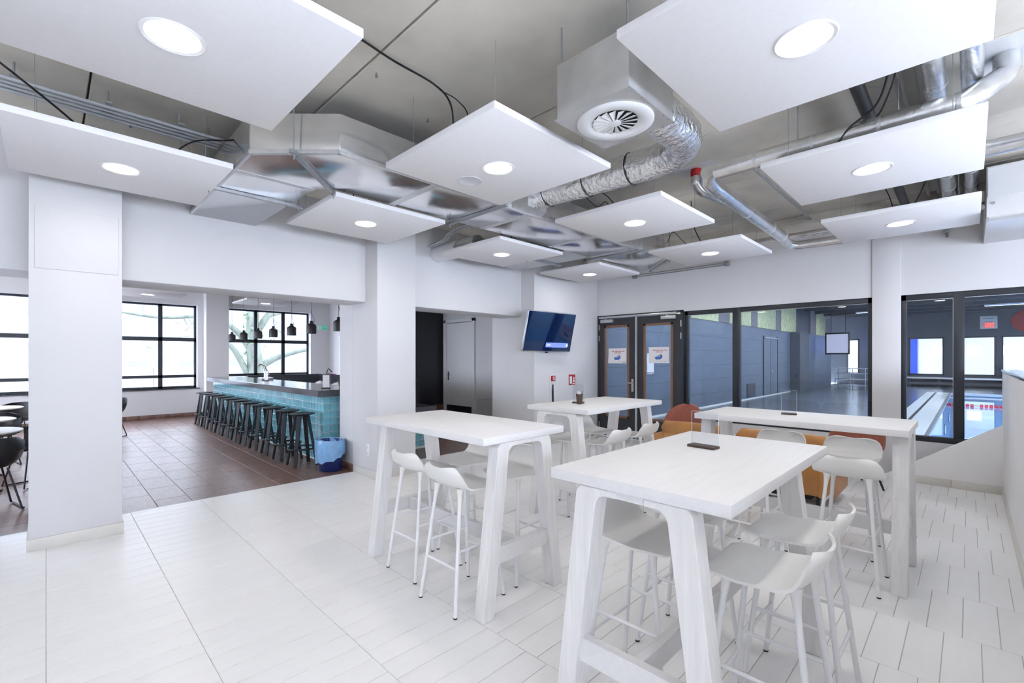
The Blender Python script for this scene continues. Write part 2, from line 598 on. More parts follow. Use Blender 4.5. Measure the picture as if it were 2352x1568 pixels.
# --- right wall towards the swimming pool
wall_right = struct('wall_right')
WT = 0.22
DY0, DY1, DZ = 3.585, YW - 0.004, 2.41      # double door
Z0, Z1 = 0.49, 2.385                        # windows
bxo('lintel', M_wall, XW, XW + WT, -4, YW, DZ, CZ, wall_right)
bxo('parapet', M_wall, XW, XW + WT, -4, DY0, 0, Z0, wall_right)
bxo('pier', M_wall, XW - 0.02, XW + WT, 0.645, 0.945, 0, CZ, wall_right, bevel=0.004)
bxo('jamb', M_wall, XW, XW + WT, -4, -2.2, Z0, DZ, wall_right)
bxo('filler', M_wall, XW, XW + WT, 0.645, DY0, Z1, DZ, wall_right)
bxo('filler', M_wall, XW, XW + WT, -2.2, 0.645, Z1, DZ, wall_right)
bxo('return', M_wall, XW, XW + WT, YW - 0.004, 10.6, 0, CZ, wall_right)
for k in range(8):
    y = -0.2 + 0.48 * k
    if y + 0.477 < 3.6:
        bxo('skirting_tile', M_skirt, XW - 0.012, XW, y, y + 0.477, 0, SK, wall_right, bevel=0.002)


def window(n, y0, y1, mull, glassmat, x0=XW + 0.03, x1=XW + 0.11, z0=Z0, z1=Z1):
    wd = struct('window_%d' % n, ((x0 + x1) / 2, (y0 + y1) / 2, z0))
    t = 0.075
    bxo('frame', M_frame, x0, x1, y0, y1, z1 - t, z1, wd, bevel=0.004)
    bxo('frame', M_frame, x0 - 0.02, x1, y0, y1, z0, z0 + t * 0.9, wd, bevel=0.004)
    bxo('frame', M_frame, x0, x1, y0, y0 + t * 0.7, z0, z1, wd, bevel=0.004)
    bxo('frame', M_frame, x0, x1, y1 - t * 0.7, y1, z0, z1, wd, bevel=0.004)
    ys = [y0]
    for a, b in mull:
        bxo('mullion', M_frame, x0 - 0.012, x1, a, b, z0, z1, wd, bevel=0.004)
        bxo('glazing_bead', M_alu, x0 + 0.02, x0 + 0.03, b, b + 0.006, z0 + t, z1 - t, wd)
        ys += [a, b]
    ys.append(y1)
    ys.sort()
    for a, b in zip(ys[0::2], ys[1::2]):
        bxo('glazing_bead', M_alu, x0 + 0.004, x0 + 0.014, a, b, z1 - t - 0.005, z1 - t, wd)
        bxo('pane', glassmat, x0 + 0.035, x0 + 0.041, a, b, z0 + 0.04, z1 - 0.04, wd)
    return wd


window(1, 0.945, 3.575, [(2.66, 2.772)], M_glass)
window(2, -2.2, 0.645, [(0.047, 0.146), (-1.25, -1.15)], M_glass)

# --- double door to the pool
door = struct('door_1', (XW, (DY0 + DY1) / 2, 0))
xd0, xd1 = XW - 0.02, XW + 0.07
bxo('frame', M_frame, xd0, xd1, DY1 - 0.05, DY1, 0, DZ, door, bevel=0.003)
bxo('frame', M_frame, xd0, xd1, DY0, DY0 + 0.055, 0, DZ, door, bevel=0.003)
bxo('frame', M_frame, xd0, xd1, DY0, DY1, DZ - 0.035, DZ, door, bevel=0.003)
bxo('closer_rail', M_alu, xd0 - 0.035, xd0 + 0.005, 3.70, 5.33, 2.35, 2.385, door, bevel=0.003)
for (a, b, gl, gr) in ((4.515, 5.335, 4.66, 5.222), (3.64, 4.50, 3.777, 4.36)):
    lf = MB()
    lf.box(xd0 + 0.015, xd1 - 0.015, a, gl, 0.012, 2.345)
    lf.box(xd0 + 0.015, xd1 - 0.015, gr, b, 0.012, 2.345)
    lf.box(xd0 + 0.015, xd1 - 0.015, gl, gr, 0.012, 0.39)
    lf.box(xd0 + 0.015, xd1 - 0.015, gl, gr, 2.205, 2.345)
    leaf = lf.build('leaf', M_framedoor, door, w=True)
    t = 0.045
    for (p, q, r, s) in ((gl, gl + t, 0.39, 2.205), (gr - t, gr, 0.39, 2.205), (gl, gr, 0.39, 0.39 + t), (gl, gr, 2.205 - t, 2.205)):
        bxo('glazing_bead', M_trim, xd0 + 0.005, xd0 + 0.03, p, q, r, s, leaf, bevel=0.003)
    bxo('pane', M_glass, xd0 + 0.036, xd0 + 0.042, gl + 0.01, gr - 0.01, 0.40, 2.195, leaf)
    hy = b - 0.005 if a > 4.2 else a - 0.0
    for hz in (0.22, 1.95, 2.17):
        MB().tube([(xd0 + 0.005, hy + (0.012 if a > 4.2 else -0.012), hz - 0.05), (xd0 + 0.005, hy + (0.012 if a > 4.2 else -0.012), hz + 0.06)], 0.010, 8).build('hinge', M_alu, leaf, w=True)
    cy = 5.16 if a > 4.2 else 3.86
    bxo('closer_box', M_alu, xd0 - 0.045, xd0 + 0.015, cy - 0.15, cy + 0.13, 2.262, 2.325, leaf, bevel=0.004)
    MB().tube([(xd0 - 0.015, cy, 2.32), (xd0 - 0.015, cy + 0.05, 2.36)], 0.008, 6).build('closer_arm', M_alu, leaf, w=True)
bxo('meeting_strip', M_alu, xd0 - 0.004, xd0 + 0.02, 4.488, 4.532, 0.01, 2.345, door)
MB().prism([(4.56, 0.93), (4.567, 0.915), (4.60, 0.915), (4.607, 0.93), (4.607, 1.145), (4.60, 1.16), (4.567, 1.16), (4.56, 1.145)], 'x', xd0 - 0.006, xd0 + 0.016).build('lock_plate', M_alu, door, w=True)
MB().tube([(xd0, 4.583, 1.085), (xd0 - 0.05, 4.583, 1.085), (xd0 - 0.055, 4.60, 1.085), (xd0 - 0.055, 4.655, 1.085)], 0.011, 8).build('handle', M_chrome, door, w=True)

# --- sloping side wall and the parapet with its dark capping
MB().prism([(0.80, 0), (0.80, 0.045), (-0.37, 0.862), (-0.37, 0)], 'x', 7.67, 7.75).build('wall_ramp', M_wall_lit, bevel=0.003)
tag(bpy.data.objects['wall_ramp'], kind='structure')
wr = bpy.data.objects['wall_ramp']
for a, b in ((0.16, 0.66), (-0.27, 0.157)):
    bxo('skirting_tile', M_skirt, 7.658, 7.67, a, b, 0, SK, wr, bevel=0.002)
pp = struct('wall_parapet', (6, -0.32, 0))
bxo('parapet_body', M_wall_lit, 0.9, XW, -0.38, -0.27, 0, 1.40, pp, bevel=0.004)
MB().box(0.88, XW, -0.40, -0.262, 1.40, 1.425).build('coping', M_counter, pp, w=True, bevel=0.003)
bxo('skirting_tile', M_skirt, 0.9, 7.67, -0.27, -0.258, 0, SK, pp, bevel=0.002)

# --- walls behind and beside the photographer
wb = struct('wall_back', (XA, 5, 0))
bxo('solid_wall', M_wall, XA - 0.2, XA, -4, 7.0, 0, CZ, wb)
bxo('sill_wall', M_wall, XA - 0.2, XA, 7.0, YF, 0, 0.76, wb)
bxo('lintel', M_wall, XA - 0.2, XA, 7.0, YF, 2.985, CZ, wb)
for a_, b_ in ((9.6, 10.0), (12.2, 12.6), (14.6, YF)):
    bxo('pier', M_wall, XA - 0.2, XA, a_, b_, 0.76, 2.985, wb)
for y_ in (7.03, 8.3, 9.57, 10.03, 11.1, 12.17, 12.63, 13.6, 14.57):
    bxo('mullion', M_frame, XA - 0.14, XA - 0.07, y_ - 0.03, y_ + 0.03, 0.76, 2.985, wb)
for z_ in (0.79, 2.06, 2.955):
    bxo('transom', M_frame, XA - 0.14, XA - 0.07, 7.0, 14.6, z_ - 0.03, z_ + 0.03, wb)
wf = struct('wall_front', (1.5, -4, 0))
bxo('sill_wall', M_wall, XA, XW, -4.2, -4.0, 0, 1.0, wf)
bxo('lintel', M_wall, XA, XW, -4.2, -4.0, 2.7, CZ, wf)
bxo('jamb', M_wall, XA, -3.75, -4.2, -4.0, 1.0, 2.7, wf)
bxo('jamb', M_wall, 6.75, XW, -4.2, -4.0, 1.0, 2.7, wf)
for k in range(6):
    x = -3.75 + 2.1 * k
    bxo('mullion', M_frame, x - 0.035, x + 0.035, -4.12, -4.05, 1.0, 2.7, wf)
for z in (1.03, 2.67):
    bxo('transom', M_frame, -3.75, 6.75, -4.12, -4.05, z - 0.03, z + 0.03, wf)

# --- window wall of the bar
wl = struct('wall_bar', (1.2, YF, 0))
WZ0, WZ1 = 0.76, 2.985
openings = [(-3.7, -1.9), (-1.0, 0.55), (1.02, 2.90), (3.62, 5.93)]
bxo('sill_wall', M_wall, XA, 6.55, YF, YF + 0.35, 0, WZ0, wl)
bxo('lintel', M_wall, XA, 6.55, YF, YF + 0.35, WZ1, CZ, wl)
edges = [XA] + [v for o in openings for v in o] + [6.55]
for a, b in zip(edges[0::2], edges[1::2]):
    bxo('pier', M_wall, a, b, YF, YF + 0.35, WZ0, WZ1, wl)
bxo('pier', M_wall, 3.03, 3.56, YF - 0.35, YF, 0, CZ, wl)
k = 0
x = XA
while x < 3.0:
    bxo('skirting_tile', M_brown, x, min(x + 0.297, 3.0), YF - 0.012, YF, 0, 0.10, wl, bevel=0.002)
    x += 0.3
for n, (a, b) in enumerate(openings):
    wd = struct('window_%d' % (3 + n), ((a + b) / 2, YF + 0.2, WZ0))
    y0, y1 = YF + 0.17, YF + 0.24
    f = 0.05
    zr, zl = 2.06, 1.075
    bxo('frame', M_frame, a, b, y0, y1, WZ1 - f, WZ1, wd)
    bxo('frame', M_frame, a, b, y0, y1, WZ0, WZ0 + f, wd)
    bxo('frame', M_frame, a, a + f, y0, y1, WZ0, WZ1, wd)
    bxo('frame', M_frame, b - f, b, y0, y1, WZ0, WZ1, wd)
    bxo('sill', M_counter, a - 0.05, b + 0.05, YF - 0.03, YF + 0.17, WZ0 - 0.03, WZ0, wd)
    ms = [a + (b - a) * 0.333, a + (b - a) * 0.667] if b - a > 2.0 else [2.11 if n == 2 else (a + b) / 2]
    for q in ms:
        bxo('mullion', M_frame, q - 0.045, q + 0.045, y0, y1, WZ0, WZ1, wd)
    bxo('transom', M_frame, a, b, y0, y1, zr - 0.05, zr + 0.045, wd)
    bxo('transom', M_frame, a, b, y0, y1, zl - 0.04, zl + 0.035, wd)
    xs = [a] + ms + [b]
    for p, q in zip(xs[:-1], xs[1:]):
        for z0, z1 in ((WZ0 + 0.02, zl), (zl, zr), (zr, WZ1 - 0.02)):
            bxo('pane', M_glasscl, p, q, y0 + 0.03, y0 + 0.035, z0, z1, wd)

# --- end wall of the bar, corridor behind the second opening
we = struct('wall_corridor', (6.6, 12, 0))
bxo('wall_panel', M_wall, 6.55, 6.75, 10.75, YF, 0, CZ, we)
bxo('dark_panel', M_darkpanel, 5.6, XW, 10.6, 10.75, 0, CZ, we)
bxo('plinth', M_brown, 5.6, XW, 10.585, 10.6, 0, 0.26, we)
bxo('door_panel', M_white, 6.53, 6.55, 12.6, 14.2, 0.0, 2.15, we)
bxo('door_frame', M_white, 6.515, 6.55, 12.5, 12.6, 0.0, 2.25, we)
bxo('door_frame', M_white, 6.515, 6.55, 12.6, 14.2, 2.15, 2.25, we)
d2 = struct('door_2', (XW, 9.85, 0))
for (a, b, z0, z1) in ((10.40, 10.50, 0, 2.62), (9.19, 9.29, 0, 2.62), (9.19, 10.5, 2.53, 2.62)):
    bxo('frame', M_white, XW - 0.06, XW, a, b, z0, z1, d2, bevel=0.003)
bxo('gap_shade', M_strut, XW - 0.008, XW, 9.29, 10.40, 0.0, 2.53, d2)  # dark sheet that paints shade into the gap round the leaf
bxo('leaf', M_white, XW - 0.030, XW - 0.008, 9.305, 10.385, 0.27, 2.515, d2)
bxo('kick_plate', M_darkpanel, XW - 0.022, XW, 9.29, 10.395, 0.01, 0.265, d2)
MB().box(XW - 0.036, XW - 0.030, 10.28, 10.34, 0.95, 1.18).build('lock_plate', M_chrome, d2, w=True)
MB().tube([(XW - 0.030, 10.31, 1.10), (XW - 0.075, 10.31, 1.10), (XW - 0.08, 10.29, 1.10), (XW - 0.08, 10.18, 1.10)], 0.011, 8).build('handle', M_chrome, d2, w=True)

# ================================================================= CEILING SERVICES
PZ = 2.99      # underside of the acoustic panels


def make_panel():
    r = thing('ceiling_panel', 'x', 'ceiling panel', (0, 0, 0), 0, 'white acoustic ceiling panels with round downlights')
    MB().box(-0.6, 0.6, -0.6, 0.6, 0, 0.042).build('board', M_panel, r, bevel=0.003)
    lamp = MB().lathe([(0.104, -0.001), (0.120, -0.006), (0.124, -0.004), (0.125, 0.0), (0.104, 0.0)], (0, 0, 0), 40, caps=False).build('lamp_ring', M_white, r, smooth=40)
    MB().lathe([(0.0005, -0.002), (0.104, -0.002), (0.104, 0.0), (0.0005, 0.0)], (0, 0, 0), 40, caps=False).build('diffuser', M_lamp, lamp)
    for sx in (-1, 1):
        for sy in (-1, 1):
            MB().tube([(sx * 0.45, sy * 0.45, 0.042), (sx * 0.45, sy * 0.45, CZ - PZ)], 0.0016, 5).build('hanger_wire', M_strut, r)
            MB().lathe([(0.010, 0), (0.010, 0.006), (0.004, 0.010), (0.004, 0.03)], (sx * 0.45, sy * 0.45, 0.042), 8).build('wire_anchor', M_strut, r)
    d = bpy.data.lights.new('downlight', 'AREA')
    d.shape = 'DISK'
    d.size = 0.2
    d.energy = LAMP_W
    d.color = (1.0, 0.955, 0.895)
    lo = bpy.data.objects.new('downlight', d)
    COL.objects.link(lo)
    lo.parent = r
    lo.location = (0, 0, -0.012)
    return r


PAN = {(0, 0): 'white ceiling panel with a downlight and a round speaker, in the middle of the room',
       (-1, 0): 'large white ceiling panel at the upper left edge of the picture',
       (0, -1): 'large white ceiling panel beside the swirl air outlet, at the upper right',
       (0, 1): 'white ceiling panel under the elbow of the duct, over the bar opening',
       (-1, 1): 'white ceiling panel hung in front of the first pier at the far left',
       (1, 0): 'white ceiling panel between the foil flex duct and the wrapped diagonal pipe',
       (1, -1): 'white ceiling panel hung under the long foil pipe at the right edge',
       (2, -1): 'white ceiling panel nearest the pool windows at the right edge',
       (1, 1): 'white ceiling panel over the corridor opening beside the short round duct',
       (2, 0): 'white ceiling panel above the double door',
       (2, 1): 'white ceiling panel in the far corner above the wall television',
       (-1, -1): 'white ceiling panel straight above the photographer'}
proto = make_panel()
first = True
nud = {(2, 1): (0.10, 0.06, -0.012), (0, 1): (0, 0.05, 0), (1, 1): (0.04, 0.08, 0), (0, -1): (0, 0, 0.0), (-1, 1): (0, 0.04, 0)}
for (i, j), lab in PAN.items():
    n = nud.get((i, j), (0, 0, 0))
    loc = (2.40 + 2.0 * i + n[0], 2.525 + 2.0 * j + n[1], PZ + n[2])
    if first:
        p = proto
        p.location = loc
        p['label'] = lab
        first = False
        speaker_panel = p
    else:
        p = dup(proto, None, loc, 0, lab)
sp = MB().lathe([(0.0005, -0.003), (0.086, -0.003), (0.092, -0.005), (0.10, -0.004), (0.10, 0.0)], (0.005, 0.345, 0), 36, caps=False).build('speaker_grille', M_sponge, speaker_panel, smooth=40)
# panels over the bar
BARPAN = ((1.55, 9.9, 'white ceiling panel over the bar, left of the pendant lamps'), (3.9, 9.9, 'white ceiling panel over the bar behind the pendant lamps'),
          (-1.6, 9.9, 'white ceiling panel over the middle round dining table'), (1.55, 12.6, 'white ceiling panel over the bar, close to the middle window'),
          (3.9, 12.6, 'white ceiling panel over the bar, close to the window with the tree'), (-1.6, 12.6, 'white ceiling panel over the farthest round dining table'),
          (1.2, 7.4, 'white ceiling panel just behind the bar bulkhead'), (5.0, 8.0, 'white ceiling panel behind the corridor bulkhead'))
for x, y, lab in BARPAN:
    dup(proto, None, (x, y, 2.93), 0, lab)

# --- main sheet-metal duct with two bends
DZ0, DZ1 = 3.04, 3.335
duct = thing('air_duct', 'shiny sheet metal air duct with an elbow and flat runs hanging under the ceiling', 'duct', (1.35, 3.9, DZ0))
poly_branch = [(1.04, 5.70), (1.04, 3.71), (1.50, 3.245), (2.35, 3.245), (2.35, 3.97), (1.775, 3.97), (1.66, 4.10), (1.66, 5.70)]
MB().prism(poly_branch, 'z', DZ0, DZ1).build('elbow_section', M_galv, duct, w=True, bevel=0.006)
xs = [2.35, 3.52, 4.72, 5.65]
for a, b in zip(xs[:-1], xs[1:]):
    MB().box(a + 0.001, b - 0.001, 3.245, 3.97, DZ0, DZ1).build('straight_section', M_galv, duct, w=True, bevel=0.006)
MB().prism([(5.651, 3.97), (5.651, 3.245), (6.52, 3.245), (7.12, 3.84), (7.12, 3.97)], 'z', DZ0, DZ1).build('end_section', M_galv, duct, w=True, bevel=0.006)
MB().box(5.05, 5.64, 3.971, YW - 0.002, DZ0, DZ1 - 0.02).build('side_branch', M_galvd, duct, w=True, bevel=0.006)
# foil tape over seams and edges
for x in xs:
    MB().box(x - 0.035, x + 0.035, 3.243, 3.972, DZ0 - 0.0015, DZ0 + 0.02).build('seam_tape', M_tape, duct, w=True)
MB().box(1.66 - 0.625, 1.665, 4.085, 4.145, DZ0 - 0.0015, DZ0 + 0.02).build('seam_tape', M_tape, duct, w=True)
MB().obox((1.27, 3.4775, DZ0 + 0.012), (0.23, -0.2325, 0), (0.012, 0.012, 0), (0, 0, 0.014)).build('edge_tape', M_tape, duct, w=True)
MB().box(1.495, 5.64, 3.240, 3.262, DZ0 - 0.002, DZ0 + 0.028).build('edge_tape', M_tape, duct, w=True)
MB().box(1.035, 1.057, 3.71, 5.69, DZ0 - 0.002, DZ0 + 0.028).build('edge_tape', M_tape, duct, w=True)
# tapered tap for the flexible duct
MB().add([(3.27, 3.245, 3.055), (3.72, 3.245, 3.055), (3.72, 3.245, 3.31), (3.27, 3.245, 3.31), (3.34, 3.09, 3.06), (3.62, 3.09, 3.06), (3.62, 3.09, 3.31), (3.34, 3.09, 3.31)],
         [(0, 1, 5, 4), (1, 2, 6, 5), (2, 3, 7, 6), (3, 0, 4, 7), (4, 5, 6, 7), (3, 2, 1, 0)]).build('flex_tap', M_galvd, duct, w=True)


def trapeze(pa, pb, lab):
    """a rail under the duct hung on two threaded rods"""
    mid = ((pa[0] + pb[0]) / 2, (pa[1] + pb[1]) / 2, DZ0 - 0.03)
    r = thing('duct_hanger', lab, 'hanger', mid)
    a, b = Vector((*pa, DZ0 - 0.016)), Vector((*pb, DZ0 - 0.016))
    d = (b - a).normalized()
    n = Vector((-d.y, d.x, 0))
    MB().obox((a + b) / 2, (b - a) / 2 + d * 0.04, n * 0.019, (0, 0, 0.0125)).build('rail', M_strut, r, w=True)
    for p in (a, b):
        MB().tube([(p.x, p.y, p.z - 0.05), (p.x, p.y, CZ)], 0.005, 6).build('threaded_rod', M_strut, r, w=True)
        MB().lathe([(0.011, 0), (0.011, 0.010)], (p.x, p.y, p.z - 0.026), 6).build('nut', M_strut, r, w=True)


trapeze((1.245, 3.425), (1.80, 4.02), 'zinc hanger rail running diagonally under the duct elbow')
trapeze((0.98, 4.62), (1.72, 4.62), 'zinc hanger rail under the duct branch beside the bar bulkhead')
trapeze((3.10, 3.18), (3.10, 4.03), 'zinc hanger rail under the duct beside the flexible duct tap')
trapeze((5.72, 3.18), (5.72, 4.03), 'zinc hanger rail under the duct towards the double door')
trapeze((6.50, 3.16), (7.14, 3.80), 'zinc hanger rail under the slanted end of the duct')
trapeze((4.98, 4.62), (5.72, 4.62), 'zinc hanger rail under the short side duct near the television wall')

# --- swirl diffuser on its plenum box
SZ = 2.965
sw = thing('swirl_diffuser', 'galvanised box with a round white swirl air outlet', 'air outlet', (2.385, 1.50, SZ))
MB().box(-0.25, 0.25, -0.24, 0.24, 0.004, 0.33).build('plenum_box', M_galvd, sw, bevel=0.003)
MB().box(-0.262, 0.262, -0.25, 0.25, 0, 0.004).build('base_plate', M_galvd, sw)
rv = []
for k in range(9):
    for (x, y) in ((-0.25 + 0.0625 * k, -0.2405), (0.2505, -0.24 + 0.06 * k)):
        rv.append((x, y))
for (x, y) in rv[:18]:
    MB().lathe([(0.004, 0), (0.004, 0.003)], (x, y, -0.003), 6).build('rivet', M_chrome, sw)
for sx, sy in ((-1, 1), (1, 1), (-1, -1), (1, -1)):
    MB().tube([(sx * 0.23, sy * 0.22, 0.33), (sx * 0.23, sy * 0.22, CZ - SZ)], 0.006, 6).build('threaded_rod', M_strut, sw)
cx, cy = 0.0, 0.0
MB().lathe([(0.224, 0.0), (0.224, -0.006), (0.214, -0.012), (0.158, -0.012), (0.140, -0.004), (0.133, 0.0)], (cx, cy, 0), 48, caps=False).build('face_ring', M_whitemetal, sw, smooth=40)
MB().lathe([(0.0005, -0.0008), (0.13, -0.0008), (0.13, 0.0), (0.0005, 0.0)], (cx, cy, 0), 36, caps=False).build('throat', M_void, sw)
MB().lathe([(0.0005, -0.014), (0.034, -0.012), (0.036, -0.004), (0.0005, -0.002)], (cx, cy, 0), 24, caps=False).build('hub', M_whitemetal, sw, smooth=40)
bl = None
for k in range(16):
    a = 2 * PI * k / 16
    if bl is None:
        t = 0.030
        bl = MB().add([(0.03, -0.003, -0.012), (0.130, -0.012, -0.013), (0.130, 0.026, -0.0025), (0.03, 0.006, -0.003),
                       (0.03, -0.003, -0.0105), (0.130, -0.012, -0.0115), (0.130, 0.026, -0.0012), (0.03, 0.006, -0.0015)],
                      [(0, 1, 2, 3), (7, 6, 5, 4), (0, 4, 5, 1), (1, 5, 6, 2), (2, 6, 7, 3), (3, 7, 4, 0)]).build('blade', M_whitemetal, sw)
        bl.location = (cx, cy, 0)
    else:
        link_mesh('blade', bl.data, sw, (cx, cy, 0), (0, 0, a))

# --- crinkled flexible duct from the box to the main duct
fx = thing('flexible_duct', 'crinkled silver foil flexible duct curving from the swirl outlet box to the main duct', 'duct', (3.4, 2.2, 3.05))
P = spline([(2.62, 1.40, 3.10), (2.85, 1.40, 3.10), (3.10, 1.42, 3.115), (3.32, 1.52, 3.13), (3.44, 1.72, 3.14), (3.47, 2.0, 3.15), (3.475, 2.45, 3.165), (3.475, 2.9, 3.18), (3.48, 3.12, 3.185)], 7)
mb = MB()
n = 26
rings = []
for i, p in enumerate(P):
    t = (P[min(i + 1, len(P) - 1)] - P[max(i - 1, 0)]).normalized()
    a = Vector((0, 0, 1)) - t * t.z
    a.normalize()
    b = t.cross(a)
    ring = []
    for k in range(n):
        th = 2 * PI * k / n
        rr = 0.127 + random.uniform(-0.004, 0.004) + 0.003 * math.sin(5 * th + i)
        ring.append(p + rr * (math.cos(th) * a + math.sin(th) * b))
    rings.append(ring)
mb.add([q for r in rings for q in r], [(i * n + k, i * n + (k + 1) % n, (i + 1) * n + (k + 1) % n, (i + 1) * n + k) for i in range(len(P) - 1) for k in range(n)]
       + [tuple(range(n)), tuple((len(P) - 1) * n + k for k in range(n))])
mb.build('foil_sleeve', M_foil, fx, w=True, smooth=60)
for y in (2.02, 2.46, 2.93):
    q = min(P, key=lambda p: abs(p.y - y))
    MB().tube([(q.x + 0.131 * math.cos(2 * PI * k / 20), y, q.z + 0.131 * math.sin(2 * PI * k / 20)) for k in range(20)], 0.005, 6, closed=True).build('strap', M_cable, fx, w=True)


def pipe(name, label, cat, pts, r, m, n=14, rings=(), smooth=45, sp=False):
    P = spline(pts, 6) if sp else pts
    base = min(pts, key=lambda p: p[2])
    o = thing(name, label, cat, ((pts[0][0] + pts[-1][0]) / 2, (pts[0][1] + pts[-1][1]) / 2, base[2] - r))
    MB().tube(P, r, n).build('tube', m, o, w=True, smooth=smooth)
    for (c, d, rr) in rings:
        c, d = Vector(c), Vector(d).normalized()
        MB().tube([c - d * 0.012, c + d * 0.012], rr, n).build('band', M_tape, o, w=True, smooth=45)
    return o


# --- foil-wrapped pipes on the right
pa = pipe('wrapped_pipe', 'long foil wrapped pipe running from the corner bend to the right edge', 'pipe',
     [(4.12, 1.58, 3.19), (4.12, 0.9, 3.19), (4.12, 0.08, 3.19), (4.13, 0.02, 3.20), (4.20, -0.05, 3.26), (4.32, -0.14, 3.36), (4.36, -0.17, 3.42), (4.36, -0.17, CZ - 0.004)],
     0.068, M_foilsm, 18, [((4.12, y, 3.19), (0, 1, 0), 0.070) for y in (1.25, 0.85, 0.45, 0.05)])
MB().box(4.12, 4.60, -0.40, 0.02, CZ - 0.004, CZ).build('ceiling_plate', M_white, pa, w=True)
for y in (0.95, 0.35):
    MB().tube([(4.12, y, 3.25), (4.12, y, CZ)], 0.005, 6).build('threaded_rod', M_strut, pa, w=True)
pipe('wrapped_pipe', 'straight foil wrapped pipe running from the corner bend towards the pool wall', 'pipe',
     [(4.12, 1.64, 3.20), (4.20, 1.68, 3.17), (4.36, 1.69, 3.15), (5.6, 1.70, 3.13), (6.72, 1.71, 3.11)], 0.068, M_foilsm, 18,
     [((x, 1.70, 3.15 - 0.017 * (x - 4.36)), (1, 0, -0.017), 0.070) for x in (4.5, 5.3, 6.1, 6.6)])
pipe('wrapped_pipe', 'foil wrapped pipe lying along the top of the pool wall', 'pipe',
     [(6.72, 1.71, 3.10), (6.95, 1.72, 3.07), (7.10, 1.66, 3.07), (7.12, 1.4, 3.07), (7.12, 0.9, 3.07), (7.12, 0.0, 3.07)], 0.06, M_foilsm, 16)
pipe('wrapped_pipe', 'thin foil wrapped pipe high up in front of the pool wall lintel', 'pipe',
     [(7.27, 2.3, 3.24), (7.27, 1.0, 3.24), (7.27, -0.2, 3.24)], 0.045, M_foilsm, 14)
pipe('wrapped_pipe', 'foil wrapped pipe under the slab, the inner of the pair at the right edge', 'pipe',
     [(1.4, 0.165, 3.40), (4.0, 0.165, 3.40), (7.3, 0.165, 3.40)], 0.062, M_foilsm, 16, [((x, 0.165, 3.40), (1, 0, 0), 0.064) for x in (3.75, 4.2, 6.3, 6.8)])
pipe('wrapped_pipe', 'foil wrapped pipe under the slab, the outer of the pair at the right edge', 'pipe',
     [(1.4, -0.01, 3.40), (4.0, -0.01, 3.40), (7.3, -0.01, 3.40)], 0.055, M_foilsm, 16, [((x, -0.01, 3.40), (1, 0, 0), 0.057) for x in (3.75, 6.3, 6.8)])
pipe('wrapped_pipe', 'foil wrapped pipe stub with a bend beside the second right hand panel', 'pipe',
     [(5.25, 0.6, 3.22), (5.25, 0.0, 3.22), (5.25, -0.35, 3.22), (5.15, -0.50, 3.24), (5.0, -0.55, 3.34), (4.95, -0.55, CZ)], 0.062, M_foilsm, 16)
pipe('drain_pipe', 'black plastic drain pipe under the slab', 'pipe', [(2.6, 0.545, 3.42), (4.2, 0.545, 3.40), (7.3, 0.545, 3.38)], 0.042, M_pvc, 14,
     [])
pipe('steel_rail', 'thin grey rail fixed under the slab behind the wrapped pipe', 'rail', [(4.95, 1.535, 3.46), (7.4, 1.545, 3.46)], 0.014, M_strut, 6)
for x in (0, 1):
    pipe('cable_duct_strip', ['pale cable strip beside the inner wrapped pipe', 'pale cable strip between the drain pipe and the wrapped pipe'][x], 'cable strip',
         [(2.4, 0.255 + 0.09 * x, 3.49), (7.8, 0.255 + 0.09 * x, 3.49)], 0.016, M_skirt, 4)
# red fire collar with its foil bend
fc = thing('fire_collar', 'red fire collar with a foil wrapped bend under the slab', 'pipe collar', (4.75, 2.02, 3.30))
MB().lathe([(0.045, 0), (0.052, 0.01), (0.052, 0.07), (0.045, 0.08)], (4.75, 2.02, CZ - 0.08), 16).build('collar', M_red, fc, w=True, smooth=40)
MB().tube(spline([(4.75, 2.02, CZ - 0.08), (4.75, 2.02, 3.37), (4.82, 2.0, 3.31), (5.0, 1.97, 3.30), (5.3, 1.93, 3.30)], 5), 0.047, 12).build('wrapped_bend', M_foilsm, fc, w=True, smooth=45)
MB().box(4.62, 4.90, 1.82, 2.22, CZ - 0.003, CZ).build('backing_plate', M_white, fc, w=True)
# short round duct over the corridor bulkhead
rd = thing('round_duct', 'short round metal duct entering the corridor bulkhead with two thin conduits', 'duct', (4.2, 5.3, 3.0))
MB().tube([(4.15, 5.695, 3.12), (4.15, 5.15, 3.12)], 0.125, 20).build('white_stub', M_white, rd, w=True, smooth=40)
MB().tube([(4.15, 5.15, 3.12), (4.15, 4.75, 3.12)], 0.118, 20).build('metal_stub', M_galv, rd, w=True, smooth=40)
for dx in (0, 0.05):
    MB().tube(spline([(3.98 + dx, 5.69, 3.20), (4.0 + dx, 5.35, 3.25), (4.03 + dx, 5.22, 3.34), (4.06 + dx, 4.6, 3.40), (4.06 + dx, 3.6, 3.44)], 5), 0.012, 8).build('conduit', M_conduit, rd, w=True, smooth=45)
